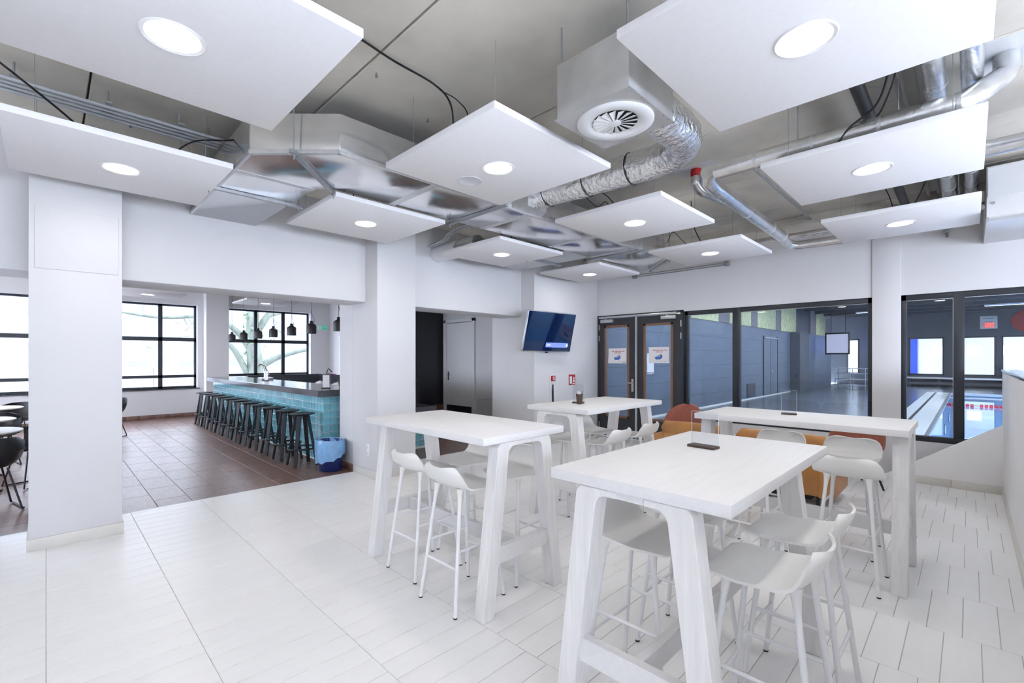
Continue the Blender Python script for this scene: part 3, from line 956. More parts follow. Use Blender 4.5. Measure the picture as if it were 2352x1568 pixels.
# bundle of grey conduits on the left
for k in range(4):
    c = pipe('conduit', ['lowest grey conduit of the bundle of four at the left', 'second lowest grey conduit of the bundle of four at the left', 'second highest grey conduit of the bundle of four at the left',
                     'highest grey conduit of the bundle of four at the left'][k], 'conduit',
         [(-2.5, 4.41 + 0.058 * k, 3.37 - 0.003 * k), (1.04, 4.42 + 0.058 * k, 3.37 - 0.003 * k)], 0.0125, M_conduit, 10)
for x in (-0.15, 0.32, 0.75):
    cb = thing('conduit_clip', {-0.15: 'grey clip holding the conduits at the left edge', 0.32: 'grey clip in the middle of the conduit bundle', 0.75: 'grey clip on the conduits nearest the duct'}[x], 'clip', (x, 4.5, 3.3))
    MB().box(x - 0.018, x + 0.018, 4.385, 4.625, 3.392, 3.40).build('strap', M_conduit, cb, w=True)
    MB().tube([(x, 4.5, 3.40), (x, 4.5, CZ)], 0.006, 6).build('stud', M_strut, cb, w=True)
# slotted supply duct on the pool wall at the right edge
sd = thing('slot_duct', 'white slotted supply duct fixed high on the pool wall at the right edge', 'duct', (7.1, -0.8, 2.92))
MB().box(6.45, XW - 0.001, -1.6, -0.115, 2.93, CZ - 0.103).build('casing', M_white, sd, w=True, bevel=0.004)
MB().box(6.44, 6.45, -1.6, -0.125, 3.12, 3.40).build('grille_plate', M_sponge, sd, w=True)
MB().box(6.47, 6.62, -1.58, -0.13, 2.922, 2.93).build('slot', M_skirt, sd, w=True)
for y in (-0.16, -0.42):
    MB().tube([(6.45, y, 3.06), (6.442, y, 3.06)], 0.014, 10).build('screw', M_strut, sd, w=True)
# curtain rail above the double door
cr = thing('curtain_rail', 'thin double curtain rail above the double door', 'rail', (XW - 0.05, 3.7, 3.07))
for dz in (0, 0.035):
    MB().tube([(XW - 0.06, 2.83, 3.09 + dz), (XW - 0.06, 4.55, 3.09 + dz)], 0.008, 6).build('rod', M_strut, cr, w=True)
for y in (2.83, 4.53):
    MB().box(XW - 0.08, XW, y - 0.03, y + 0.03, 3.07, 3.15).build('bracket', M_strut, cr, w=True)
# small camera bracket on the lintel
cb = thing('wall_bracket', 'small grey metal bracket on the wall above the right window', 'bracket', (XW - 0.03, 0.2, 3.06))
MB().box(XW - 0.04, XW, 0.18, 0.23, 3.12, 3.20).build('plate', M_strut, cb, w=True, bevel=0.004)
MB().tube([(XW - 0.025, 0.205, 3.12), (XW - 0.04, 0.20, 3.06)], 0.014, 8).build('arm', M_strut, cb, w=True)


def cable(label, pts, r=0.006):
    o = MB().tube(spline(pts, 8), r, 6).build('cable', M_cable, None, smooth=50)
    return tag(o, label, 'cable')


cable('black cable running along the slab from the upper left panel to the middle panel', [(0.8, 2.55, 3.10), (0.95, 2.58, 3.40), (1.25, 2.63, CZ - 0.02), (1.6, 2.67, CZ - 0.022), (1.93, 2.69, CZ - 0.025), (2.10, 2.73, CZ - 0.07), (2.19, 2.80, 3.32), (2.22, 2.84, 3.04)], 0.007)
cable('thin black cable looping down beside the thick one onto the middle panel', [(1.98, 2.69, CZ - 0.045), (2.12, 2.66, 3.44), (2.24, 2.68, 3.36), (2.29, 2.74, 3.04)], 0.004)
cable('black cable sagging at the far left between two ceiling panels', [(-0.9, 3.2, 3.40), (-0.4, 3.7, 3.30), (0.05, 4.1, 3.14), (0.3, 4.4, 3.04)], 0.007)
cable('black cable from the left panel into the duct elbow', [(0.62, 4.35, 3.04), (0.8, 4.3, 3.24), (1.0, 4.15, 3.27), (1.06, 4.1, 3.28)], 0.006)
cable('pair end of black cable dropping onto the panel under the duct elbow', [(1.9, 3.9, 3.3), (2.0, 4.05, 3.2), (2.05, 4.15, 3.04)], 0.007)
cable('black cable dropping behind the duct onto the corridor panel', [(3.85, 3.9, 3.42), (4.02, 4.15, 3.2), (4.06, 4.25, 3.04)], 0.008)
cable('thin black cable slanting down to the corridor panel', [(4.0, 3.8, 3.44), (4.25, 4.2, 3.2), (4.4, 4.4, 3.04)], 0.005)
cable('black cable dropping from the flex duct to the panel beside it', [(3.75, 2.75, 3.3), (3.95, 2.6, 3.2), (4.05, 2.5, 3.04)], 0.006)
cable('thin black cable curling over the panel beside the flex duct', [(3.95, 2.9, 3.3), (4.1, 2.8, 3.16), (4.2, 2.75, 3.22), (4.3, 2.7, 3.04)], 0.004)
cable('black cable hanging over the long wrapped pipe at the right', [(3.2, 0.32, CZ - 0.02), (3.75, 0.36, 3.44), (4.0, 0.45, 3.30), (4.05, 0.62, 3.20), (4.1, 0.75, 3.04)], 0.008)
cable('second black cable beside the one hanging over the wrapped pipe', [(3.3, 0.30, CZ - 0.02), (3.8, 0.33, 3.42), (4.03, 0.42, 3.28), (4.12, 0.52, 3.18), (4.2, 0.55, 3.04)], 0.006)
cable('black cable slanting down between the two right hand panels', [(5.2, 0.75, 3.45), (5.9, 0.6, 3.25), (6.2, 0.55, 3.04)], 0.005)
cable('black cable curving down by the wrapped pair onto the right panel', [(5.6, 0.28, 3.46), (6.0, 0.30, 3.3), (6.15, 0.40, 3.10), (6.2, 0.45, 3.04)], 0.006)
cable('black cable dropping onto the panel above the double door', [(5.5, 2.4, 3.46), (5.8, 2.5, 3.25), (6.1, 2.5, 3.04)], 0.006)
cable('thin black cable arching over the panel above the double door', [(5.6, 2.75, 3.04), (5.75, 2.75, 3.20), (5.9, 2.7, 3.12), (6.0, 2.65, 3.04)], 0.004)

# ================================================================= HIGH TABLES
TH = 1.09


def make_table(label, loc, rz):
    L, W = 1.40, 0.745
    t = thing('high_table', label, 'table', loc, rz, 'white wooden high tables')
    top = MB().box(-L / 2, L / 2, -W / 2, W / 2, TH - 0.045, TH).build('tabletop', M_wood, t, bevel=0.003)
    for sx in (-1, 1):
        x0, x1 = (L / 2 - 0.095, L / 2 - 0.008) if sx > 0 else (-L / 2 + 0.008, -L / 2 + 0.095)
        for sy in (-1, 1):
            pts = [(0.365, 0), (0.245, TH - 0.075), (0.225, TH - 0.047), (0.06, TH - 0.047), (0.06, TH - 0.075)]
            for k in range(7):
                a = PI / 2 * k / 6
                pts.append((0.105 + 0.05 * math.sin(a), TH - 0.075 - 0.055 * (1 - math.cos(a))))
            pts += [(0.28, 0)]
            MB().prism([(sy * p[0], p[1]) for p in pts], 'x', x0, x1).build('leg', M_woodv, t, bevel=0.003, seg=1)
        MB().box(x0 + 0.006, x1 - 0.006, -0.06, 0.06, TH - 0.074, TH - 0.046).build('apron', M_wood, t)
        MB().prism([(-0.297, 0.302), (0.297, 0.302), (0.283, 0.402), (-0.283, 0.402)], 'x', x0 + 0.022, x1 - 0.022).build('foot_rail', M_wood, t, bevel=0.002, seg=1)
    MB().box(-L / 2 + 0.075, L / 2 - 0.075, -0.02, 0.02, 0.296, 0.392).build('stretcher', M_wood, t, bevel=0.002, seg=1)
    return t


tab = make_table('white wooden high table standing in front of the bar opening', (2.165, 2.71, 0), PI / 2)
dup(tab, None, (2.235, 0.912, 0), 0, 'white wooden high table nearest the camera, with one menu holder')
dup(tab, None, (4.13, 2.81, 0), 0, 'white wooden high table with the brown cup, in front of the double door')
dup(tab, None, (4.285, 0.978, 0), PI / 2, 'white wooden high table behind the sofa, towards the pool window')

# ================================================================= WHITE BAR STOOLS


def make_stool():
    t = thing('bar_stool', 'x', 'bar stool', (0, 0, 0), 0, 'white bar stools at the high tables')
    # moulded seat: rows from the front lip to the top of the low back
    prof = [(-0.205, 0.728), (-0.198, 0.736), (-0.17, 0.741), (-0.12, 0.742), (-0.06, 0.739), (0.0, 0.737), (0.05, 0.738), (0.09, 0.744), (0.125, 0.757), (0.152, 0.777), (0.172, 0.803), (0.186, 0.832), (0.195, 0.856), (0.199, 0.872), (0.200, 0.879)]
    half = [0.140, 0.165, 0.183, 0.192, 0.196, 0.198, 0.199, 0.200, 0.202, 0.203, 0.202, 0.195, 0.180, 0.155, 0.120]
    nu = 17
    G = []
    for (y, z), hw in zip(prof, half):
        row = []
        b = max(0.0, min(1.0, (y + 0.07) / 0.25))
        bs_ = b * b * (3 - 2 * b)
        for k in range(nu):
            u = -1 + 2 * k / (nu - 1)
            su = math.sin(u * PI / 2) * 0.35 + u * 0.65
            x = hw * su
            wrap = abs(su) ** 2.4
            row.append((x, y - 0.034 * b * b * wrap, z + 0.003 * (1 - bs_) * wrap + 0.012 * bs_ * (1 - bs_) * 4 * wrap))
        G.append(row)
    G2 = [list(reversed(r)) for r in G]
    MB().shell(G2, 0.011).build('seat_shell', M_plastic, t, smooth=60)
    F = {}
    for sx in (-1, 1):
        for sy in (-1, 1):
            a = Vector((sx * 0.118, sy * 0.115, 0.731 if sy < 0 else 0.749))
            b = Vector((sx * 0.180, sy * 0.203 if sy > 0 else -0.200, 0.008))
            k = a + (b - a) * 0.10
            leg = MB().tube([k, b], 0.0118, 10).build('leg', M_steelwhite, t, smooth=45)
            MB().tube([a, a + (b - a) * 0.03, a + (b - a) * 0.07, a + (b - a) * 0.115], [0.026, 0.020, 0.0155, 0.0135], 10).build('socket', M_plastic, leg, smooth=45)
            MB().lathe([(0.0105, 0), (0.0125, 0.002), (0.0125, 0.009)], (b.x, b.y, 0), 10).build('glide', M_black, leg, smooth=45)
            F[(sx, sy)] = (a, b)

    def at(sx, sy, z):
        a, b = F[(sx, sy)]
        s = (a.z - z) / (a.z - b.z)
        return a + (b - a) * s
    for sy, z in ((-1, 0.275), (1, 0.275)):
        MB().tube([at(-1, sy, z), at(1, sy, z)], 0.0085, 8).build('foot_bar', M_steelwhite, t, smooth=45)
    for sx in (-1, 1):
        MB().tube([at(sx, -1, 0.375), at(sx, 1, 0.375)], 0.0085, 8).build('foot_bar', M_steelwhite, t, smooth=45)
    return t


H = PI / 2
STOOLS = [
    (2.00, 2.905, H, 'white bar stool on the bar side of the left table, the farther of its two'),
    (1.925, 2.365, H, 'white bar stool on the bar side of the left table, the nearer of its two'),
    (2.455, 2.905, -H, 'white bar stool on the far side of the left table, the farther of its two'),
    (2.455, 2.375, -H, 'white bar stool on the far side of the left table, the nearer of its two'),
    (1.975, 1.095, 0.0, 'white bar stool seen between the two front legs of the nearest table'),
    (2.478, 1.10, 0.0, 'white bar stool under the nearest table, half hidden behind its right leg'),
    (1.985, 0.555, PI, 'white bar stool pulled out on the right of the nearest table, closest to the camera'),
    (2.52, 0.572, PI, 'white bar stool pulled out on the right of the nearest table, the second one'),
    (3.795, 3.00, 0.0, 'white bar stool on the wall side of the cup table, nearest the left table'),
    (4.385, 3.05, 0.0, 'white bar stool on the wall side of the cup table, nearest the double door'),
    (3.86, 2.53, PI, 'white bar stool on the sofa side of the cup table, the nearer of its two'),
    (4.44, 2.535, PI, 'white bar stool on the sofa side of the cup table, nearest the sofa arm'),
    (4.01, 0.60, H, 'white bar stool showing its back at the near side of the sofa table'),
    (4.01, 1.235, H, 'white bar stool mostly hidden under the sofa table behind the nearest table'),
    (4.66, 0.71, -H, 'white bar stool on the sofa side of the sofa table, nearest its right leg'),
    (4.66, 1.25, -H, 'white bar stool in front of the tan cushion, showing only its back'),
]
st = make_stool()
for k, (x, y, r, lab) in enumerate(STOOLS):
    if k == 0:
        st.location = (x, y, 0)
        st.rotation_euler = (0, 0, r)
        st['label'] = lab
    else:
        dup(st, None, (x, y, 0), r, lab)

# ================================================================= SMALL THINGS ON THE TABLES


def menu_holder(label, loc, rz, bw=0.145, h=0.185):
    t = thing('menu_holder', label, 'menu holder', loc, rz, 'clear menu holders on the tables')
    b = MB().box(-bw / 2, bw / 2, -0.034, 0.034, 0.0, 0.013).build('base', M_walnut, t, bevel=0.002, seg=1)
    MB().box(-bw / 2, bw / 2, 0.016, 0.019, 0.013, h).build('clear_sheet', M_acryl, t)
    e = MB()
    e.box(-bw / 2 - 0.001, -bw / 2, 0.0155, 0.0195, 0.013, h)
    e.box(bw / 2, bw / 2 + 0.001, 0.0155, 0.0195, 0.013, h)
    e.box(-bw / 2, bw / 2, 0.0155, 0.0195, h, h + 0.001)
    e.build('sheet_edge', M_acryledge, t)
    return t


menu_holder('clear menu holder on a dark base, on the table nearest the camera', (2.43, 0.995, TH + 0.0005), -H - 0.10)
menu_holder('clear menu holder on a dark base, on the table behind the sofa', (4.355, 1.07, TH + 0.0005), -H + 0.25, 0.11, 0.20)
menu_holder('clear menu holder standing behind the brown cup', (3.90, 2.895, TH + 0.0005), -H + 0.5, 0.12, 0.20)
cup = thing('paper_cup', 'brown cup filled with white sachets on the table before the double door', 'cup', (3.84, 2.835, TH + 0.0005))
MB().lathe([(0.026, 0), (0.027, 0.002), (0.036, 0.098), (0.038, 0.100), (0.0365, 0.102), (0.034, 0.098), (0.026, 0.01)], (0, 0, 0), 22).build('cup_body', M_cup, cup, smooth=50)
for k in range(9):
    a = k * 2.4
    c = Vector((0.017 * math.cos(a), 0.017 * math.sin(a), 0.09))
    d = Vector((0.25 * math.cos(a), 0.25 * math.sin(a), 1)).normalized()
    n = Vector((-math.sin(a), math.cos(a), 0))
    MB().obox(c + d * 0.015, d * 0.026, n * 0.011, d.cross(n) * 0.0012).build('sachet', [M_paper, M_paper, M_black][k % 3], cup)

# ================================================================= BAR
BX, BY0, BY1, BH = 2.87, 6.75, 13.1, 1.0
bar = thing('bar_counter', 'long bar counter clad in teal tiles with a dark grey worktop', 'bar', ((BX + 3.4) / 2, 9.9, 0))
cbx = MB()
cbx.box(BX + 0.012, 3.40, BY0 + 0.012, BY1, 0, BH)
cbx.box(3.40, 4.20, BY0 + 0.012, 7.25, 0, BH)
cbx.box(4.20, 4.80, BY0 + 0.012, 7.25, 0, 0.60)
cbx.build('carcass', M_tgrout, bar, w=True)
wt = MB()
wt.prism([(2.755, 6.655), (4.22, 6.655), (4.22, 7.32), (3.55, 7.32), (3.55, 13.3), (2.755, 13.3)], 'z', BH, BH + 0.09)
wt.box(4.221, 4.86, 6.69, 7.32, 0.60, 0.72)
wt.build('worktop', M_counter, bar, w=True, bevel=0.003, seg=1)
bxo('plinth_tile', M_brown, BX + 0.002, BX + 0.012, BY0, BY1, 0, 0.02, bar)
TS = 0.1055
cells = []
for j in range(9):
    z0 = BH - 0.01 - TS * (j + 1)
    for i in range(int((BY1 - BY0) / TS)):
        y0 = BY0 + TS * i
        cells.append(('f', y0, z0, pix_area([(BX, y0, z0), (BX, y0 + TS, z0), (BX, y0 + TS, z0 + TS), (BX, y0, z0 + TS)])))
    for i in range(int(1.95 / TS)):
        x0 = BX + TS * i
        if x0 > 4.15 and z0 > 0.49:
            continue
        vis = 1.0 if (x0 < 3.16 or x0 > 4.3) else 0.0
        cells.append(('e', x0, z0, vis * pix_area([(x0, BY0, z0), (x0 + TS, BY0, z0), (x0 + TS, BY0, z0 + TS), (x0, BY0, z0 + TS)])))
cells.sort(key=lambda c: -c[3])
g = 0.0034
tb = MB().box(-TS / 2 + g, TS / 2 - g, -0.006, 0.006, -TS / 2 + g, TS / 2 - g).build('tile', M_teal, bar, bevel=0.0025, seg=1)
tme = tb.data
bpy.data.objects.remove(tb)
bo = Vector(bar.location)
rest = MB()
for k, (f, a, z0, s) in enumerate(cells):
    tilt = (random.uniform(-0.012, 0.012), 0, random.uniform(-0.012, 0.012))
    if k < 300:
        if f == 'f':
            link_mesh('tile', tme, bar, Vector((BX + 0.006, a + TS / 2, z0 + TS / 2)) - bo, (tilt[0], 0, PI / 2 + tilt[2]))
        else:
            link_mesh('tile', tme, bar, Vector((a + TS / 2, BY0 + 0.006, z0 + TS / 2)) - bo, tilt)
    else:
        e = random.uniform(-0.0012, 0.0012)
        if f == 'f':
            rest.box(BX + e, BX + 0.012, a + g, a + TS - g, z0 + g, z0 + TS - g)
        else:
            rest.box(a + g, a + TS - g, BY0 + e, BY0 + 0.012, z0 + g, z0 + TS - g)
tag(rest.build('tile_field', M_teal, bar, w=True), kind='stuff')


# --- black bar stools
def make_black_stool():
    t = thing('black_bar_stool', 'x', 'bar stool', (0, 0, 0), 0, 'black bar stools along the tiled bar')
    MB().lathe([(0.0005, 0.728), (0.12, 0.728), (0.172, 0.742), (0.178, 0.750), (0.172, 0.757), (0.10, 0.754), (0.0005, 0.752)], (0, 0, 0), 28, caps=False).build('seat', M_blackwood, t, smooth=40)
    for k in range(4):
        a = PI / 4 + k * PI / 2
        d = Vector((math.cos(a), math.sin(a), 0))
        n = Vector((-math.sin(a), math.cos(a), 0))
        p, q = d * 0.085 + Vector((0, 0, 0.735)), d * 0.218
        V = []
        for c, wi in ((p, 0.030), (q, 0.021)):
            for sx, sy in ((-1, -1), (1, -1), (1, 1), (-1, 1)):
                V.append(c + n * wi * sx + d * 0.0125 * sy)
        MB().add(V, [(3, 2, 1, 0), (4, 5, 6, 7), (0, 1, 5, 4), (1, 2, 6, 5), (2, 3, 7, 6), (3, 0, 4, 7)]).build('leg', M_blackwood, t, bevel=0.003, seg=1)
    MB().tube([(0.188 * math.cos(2 * PI * k / 28), 0.188 * math.sin(2 * PI * k / 28), 0.25) for k in range(28)], 0.0135, 8, closed=True).build('foot_ring', M_blackwood, t, smooth=50)
    return t


ORD = ['first', 'second', 'third', 'fourth', 'fifth', 'sixth', 'seventh', 'eighth', 'ninth', 'tenth', 'eleventh']
bs = make_black_stool()
ry = [6.935, 7.515, 8.11, 8.70, 9.29, 9.87, 10.46, 11.06, 11.70, 12.27, 12.84]
for k, y in enumerate(ry):
    lab = '%s black bar stool in the row along the teal bar, counted from the blue bin' % ORD[k]
    rot = (0.0, 0.06, -0.05, 0.04, 0.0, -0.06, 0.05, 0.0, 0.04, -0.05, 0.0)[k]
    if k == 0:
        bs.location = (2.635, y, 0)
        bs['label'] = lab
    else:
        dup(bs, None, (2.635, y, 0), rot, lab)

# --- pendant lamps
def make_pendant():
    t = thing('pendant_lamp', 'x', 'pendant lamp', (0, 0, 0), 0, 'black pendant lamps over the bar')
    MB().lathe([(0.076, 0.0), (0.078, 0.002), (0.078, 0.135), (0.072, 0.150), (0.030, 0.178), (0.026, 0.185), (0.026, 0.212), (0.022, 0.218), (0.0005, 0.218)], (0, 0, 0), 28, caps=False).build('shade', M_black, t, smooth=35)
    MB().lathe([(0.0005, 0.03), (0.060, 0.03), (0.060, 0.02), (0.0005, 0.02)], (0, 0, 0), 20, caps=False).build('bulb_cover', M_white, t)
    MB().tube([(0.02, 0, 0.20), (0.05, 0, 0.197)], 0.008, 8).build('clamp', M_black, t)
    MB().tube(spline([(0.0, 0, 0.217), (0.0, 0.0, 0.30), (0.0, 0, 0.6), (0.0, 0, CZ - 1.975)], 6), 0.003, 5).build('cord', M_cable, t)
    MB().tube(spline([(0.045, 0, 0.198), (0.060, 0, 0.22), (0.045, 0, 0.27), (0.012, 0, 0.33), (0.0, 0, 0.42)], 5), 0.003, 5).build('cord_loop', M_cable, t)
    return t


pd = make_pendant()
for k, Y in enumerate([6.92, 7.96, 8.86, 9.83, 10.76, 11.78, 12.72]):
    X = 3.18
    lab = '%s black pendant lamp over the bar, counted from the pier' % ORD[k]
    if k == 0:
        pd.location = (X, Y, 1.975)
        pd['label'] = lab
    else:
        dup(pd, None, (X, Y, 1.975), 0.3 * k, lab)

# --- back counter and things on the bar
bk = thing('back_counter', 'dark back counter with a tall splash panel behind the bar', 'counter', (4.6, 12.0, 0))
bxo('cabinet', M_darkpanel, 4.75, 5.35, 8.2, 12.35, 0, 0.86, bk)
bxo('cabinet', M_darkpanel, 3.75, 5.35, 12.35, 12.95, 0, 0.86, bk)
MB().prism([(4.70, 8.15), (5.36, 8.15), (5.36, 12.96), (3.70, 12.96), (3.70, 12.3), (4.70, 12.3)], 'z', 0.86, 0.90).build('worktop', M_counter, bk, w=True)
bxo('splash_panel', M_counter, 3.60, 5.42, 12.97, 13.02, 0, 1.12, bk)
bxo('splash_panel', M_counter, 5.37, 5.42, 8.15, 12.97, 0, 1.12, bk)
bxo('end_panel', M_darkpanel, 4.74, 5.42, 8.08, 8.14, 0, 1.13, bk)
for k, (x, y, s, lab) in enumerate(((4.95, 10.8, 0.11, 'crumpled white cloth on the back counter, the middle one'), (5.0, 9.9, 0.13, 'crumpled white cloth on the back counter, nearest the dark end panel'), (4.9, 11.7, 0.10, 'crumpled white cloth on the back counter, the farthest one'))):
    G = []
    for i in range(9):
        row = []
        for j in range(9):
            u, v = i / 4 - 1, j / 4 - 1
            row.append((x + u * s * 1.2, y + v * s * 1.6, 0.903 + max(0.004, 0.07 * (1 - u * u) * (1 - v * v) + random.uniform(-0.008, 0.012))))
        G.append(row)
    tag(MB().shell(G, -0.004).build('cloth', M_paper, None, smooth=50), lab, 'cloth')
menu_holder('white menu card in a clear holder at the far part of the bar worktop', (3.20, 10.35, BH + 0.0905), -1.2, 0.12, 0.24)
menu_holder('white menu card in a clear holder at the near end of the bar worktop', (3.05, 7.08, BH + 0.0905), -0.7, 0.12, 0.22)
for (x, y, rz, lab) in ((3.2, 10.35, -1.2, 'printed menu card in the far holder on the bar'), (3.05, 7.08, -0.7, 'printed menu card in the near holder on the bar')):
    o = MB().box(-0.05, 0.05, -0.001, 0.001, 0.0, 0.19).build('menu_card', M_paper, None, origin=(0, 0, 0))
    o.location = (x + 0.012 * math.cos(rz + PI / 2), y + 0.012 * math.sin(rz + PI / 2), BH + 0.104)
    o.rotation_euler = (0, 0, rz)
    tag(o, lab, 'menu card', 'menu cards on the bar')
bk2 = thing('basket', 'small dark wicker basket with bottles at the near end of the bar', 'basket', (3.30, 7.02, BH + 0.0905))
MB().lathe([(0.06, 0), (0.075, 0.11), (0.079, 0.115), (0.074, 0.11), (0.058, 0.01)], (0, 0, 0), 16).build('weave', M_cup, bk2, smooth=40)
for a in (0, 2.1, 4.2):
    MB().lathe([(0.018, 0.012), (0.018, 0.12), (0.008, 0.14), (0.008, 0.155)], (0.028 * math.cos(a), 0.028 * math.sin(a), 0), 10).build('bottle', M_black, bk2, smooth=40)
br = thing('brush_tool', 'folded black and pink tap tool standing on the bar near the pier', 'utensil', (3.22, 7.45, BH + 0.0905))
MB().tube([(0, 0, 0.0), (0, 0, 0.006)], 0.03, 12).build('foot', M_black, br)
MB().tube([(0, 0, 0.006), (0.0, 0, 0.22), (0.03, 0.0, 0.30), (0.09, 0, 0.24)], 0.009, 6).build('arm', M_black, br)
MB().tube([(0.0, 0, 0.215), (0.16, 0, 0.20)], 0.007, 6).build('lever', mat('pink_plastic', (0.6, 0.12, 0.3), 0.4), br)
tp = thing('beer_tap', 'chrome tap column behind the bar worktop', 'tap', (3.35, 10.9, BH + 0.0905))
MB().tube([(0, 0, 0), (0, 0, 0.30), (-0.08, 0, 0.34), (-0.12, 0, 0.30)], 0.016, 8).build('column', M_chrome, tp, smooth=40)
MB().tube([(0, 0, 0.30), (0.10, 0.02, 0.10)], 0.012, 8).build('lever', M_chrome, tp)
MB().box(-0.10, 0.14, -0.12, 0.12, 0.0, 0.05).build('drip_tray', M_alu, tp, bevel=0.004)

# --- blue bin with its liner
bn = thing('waste_bin', 'dark blue waste bin with a light blue bag folded over its rim', 'bin', (2.92, 6.30, 0))
bn.location = (2.79, 6.34, 0)
n = 28


def oval(rx, ry, z, wob=0.0, ph=0.0):
    return [(rx * math.cos(2 * PI * k / n) + wob * math.sin(7 * 2 * PI * k / n + ph), ry * math.sin(2 * PI * k / n) + wob * math.cos(5 * 2 * PI * k / n + ph), z) for k in range(n)]


def skin(rings, caps=True):
    mb = MB()
    m = len(rings)
    k_ = len(rings[0])
    mb.add([p for r in rings for p in r], [(i * k_ + k, i * k_ + (k + 1) % k_, (i + 1) * k_ + (k + 1) % k_, (i + 1) * k_ + k) for i in range(m - 1) for k in range(k_)]
           + ([tuple(range(k_ - 1, -1, -1))] if caps else []))
    return mb


skin([oval(0.125, 0.165, 0.0), oval(0.132, 0.172, 0.01), oval(0.152, 0.198, 0.42), oval(0.146, 0.192, 0.42), oval(0.125, 0.165, 0.02)]).build('tub', M_binblue, bn, smooth=40)
rings = [oval(0.10, 0.14, 0.10, 0.01, 1), oval(0.135, 0.18, 0.34, 0.008, 2), oval(0.150, 0.196, 0.425, 0.004, 0), oval(0.160, 0.207, 0.428, 0.006, 1), oval(0.170, 0.217, 0.38, 0.010, 2), oval(0.172, 0.22, 0.28, 0.014, 2.6)]
low = []
for k in range(n):
    a = 2 * PI * k / n
    low.append(((0.168 + 0.012 * math.sin(6 * a)) * math.cos(a), (0.215 + 0.012 * math.sin(5 * a)) * math.sin(a), 0.17 - 0.06 * math.cos(a - 2.6) + 0.012 * math.sin(9 * a)))
rings.append(low)
skin(rings, caps=False).build('liner', M_bag, bn, smooth=60)
bn.rotation_euler = (0, 0, 0.3)

# --- wall socket, exit sign
so = thing('wall_socket', 'white double wall socket low on the side of the second pier', 'socket', (2.98, 5.62, 0.28))
MB().box(2.977, 2.985, 5.58, 5.66, 0.27, 0.43).build('plate', M_white, so, w=True, bevel=0.002)
for z in (0.31, 0.39):
    MB().tube([(2.9765, 5.62, z), (2.98, 5.62, z)], 0.02, 14).build('outlet', M_sponge, so, w=True)
ex = thing('exit_sign', 'green emergency exit sign high on the far wall of the bar', 'sign', (6.2, YF - 0.1, 2.45))
MB().box(6.14, 6.44, YF - 0.06, YF - 0.02, 2.46, 2.62).build('box', M_white, ex, w=True, bevel=0.003)
MB().box(6.16, 6.42, YF - 0.064, YF - 0.06, 2.475, 2.605).build('pictogram_plate', mat_emit('exit_green', (0.02, 0.45, 0.26), 0.5), ex, w=True)
ar = MB()
ar.prism([(6.30, 2.53), (6.35, 2.53), (6.35, 2.505), (6.40, 2.54), (6.35, 2.575), (6.35, 2.55), (6.30, 2.55)], 'y', YF - 0.066, YF - 0.064)
ar.prism([(6.18, 2.49), (6.26, 2.49), (6.26, 2.59), (6.18, 2.59)], 'y', YF - 0.066, YF - 0.064)
ar.build('arrow', M_white, ex, w=True)

# ================================================================= DINING CORNER SEEN LEFT OF THE FIRST PIER


def make_tub_chair():
    t = thing('tub_chair', 'x', 'chair', (0, 0, 0), 0, 'black tub chairs round the dining tables')
    G = []
    nu = 15
    rows = [(-0.21, 0.45, 0.19, 0), (-0.12, 0.445, 0.22, 0), (0.0, 0.44, 0.235, 0.15), (0.10, 0.445, 0.24, 0.4), (0.18, 0.475, 0.25, 0.7), (0.225, 0.54, 0.262, 0.9), (0.25, 0.63, 0.268, 1.0), (0.262, 0.72, 0.25, 1.0), (0.265, 0.76, 0.21, 1.0)]
    for y, z, hw, b in rows:
        row = []
        for k in range(nu):
            u = -1 + 2 * k / (nu - 1)
            wv = abs(u) ** 3
            row.append((hw * u, y - 0.22 * b * wv, z + (0.14 if b < 0.95 else 0.0) * wv * (0.3 + b) - (0.04 * wv if b > 0.9 else 0)))
        G.append(list(reversed(row)))
    MB().shell(G, 0.012).build('shell', M_black, t, smooth=60)
    for sx in (-1, 1):
        MB().tube([(sx * 0.12, -0.12, 0.435), (sx * 0.21, -0.20, 0.012), (sx * 0.215, -0.16, 0.012), (sx * 0.215, 0.20, 0.012), (sx * 0.20, 0.21, 0.02), (sx * 0.12, 0.10, 0.435)], 0.009, 8).build('sled_leg', M_black, t, smooth=45)
    return t


def make_round_table():
    t = thing('round_table', 'x', 'table', (0, 0, 0), 0, 'white round dining tables by the bar')
    MB().lathe([(0.0005, 0.725), (0.42, 0.725), (0.44, 0.735), (0.44, 0.745), (0.43, 0.75), (0.0005, 0.75)], (0, 0, 0), 40, caps=False).build('tabletop', M_white, t, smooth=40)
    MB().tube([(0, 0, 0.06), (0, 0, 0.724)], 0.035, 14).build('column', M_black, t, smooth=45)
    for k in range(4):
        a = PI / 4 + k * PI / 2
        MB().tube(spline([(0.02 * math.cos(a), 0.02 * math.sin(a), 0.14), (0.2 * math.cos(a), 0.2 * math.sin(a), 0.07), (0.36 * math.cos(a), 0.36 * math.sin(a), 0.018)], 4), 0.016, 8).build('foot', M_black, t, smooth=45)
    return t


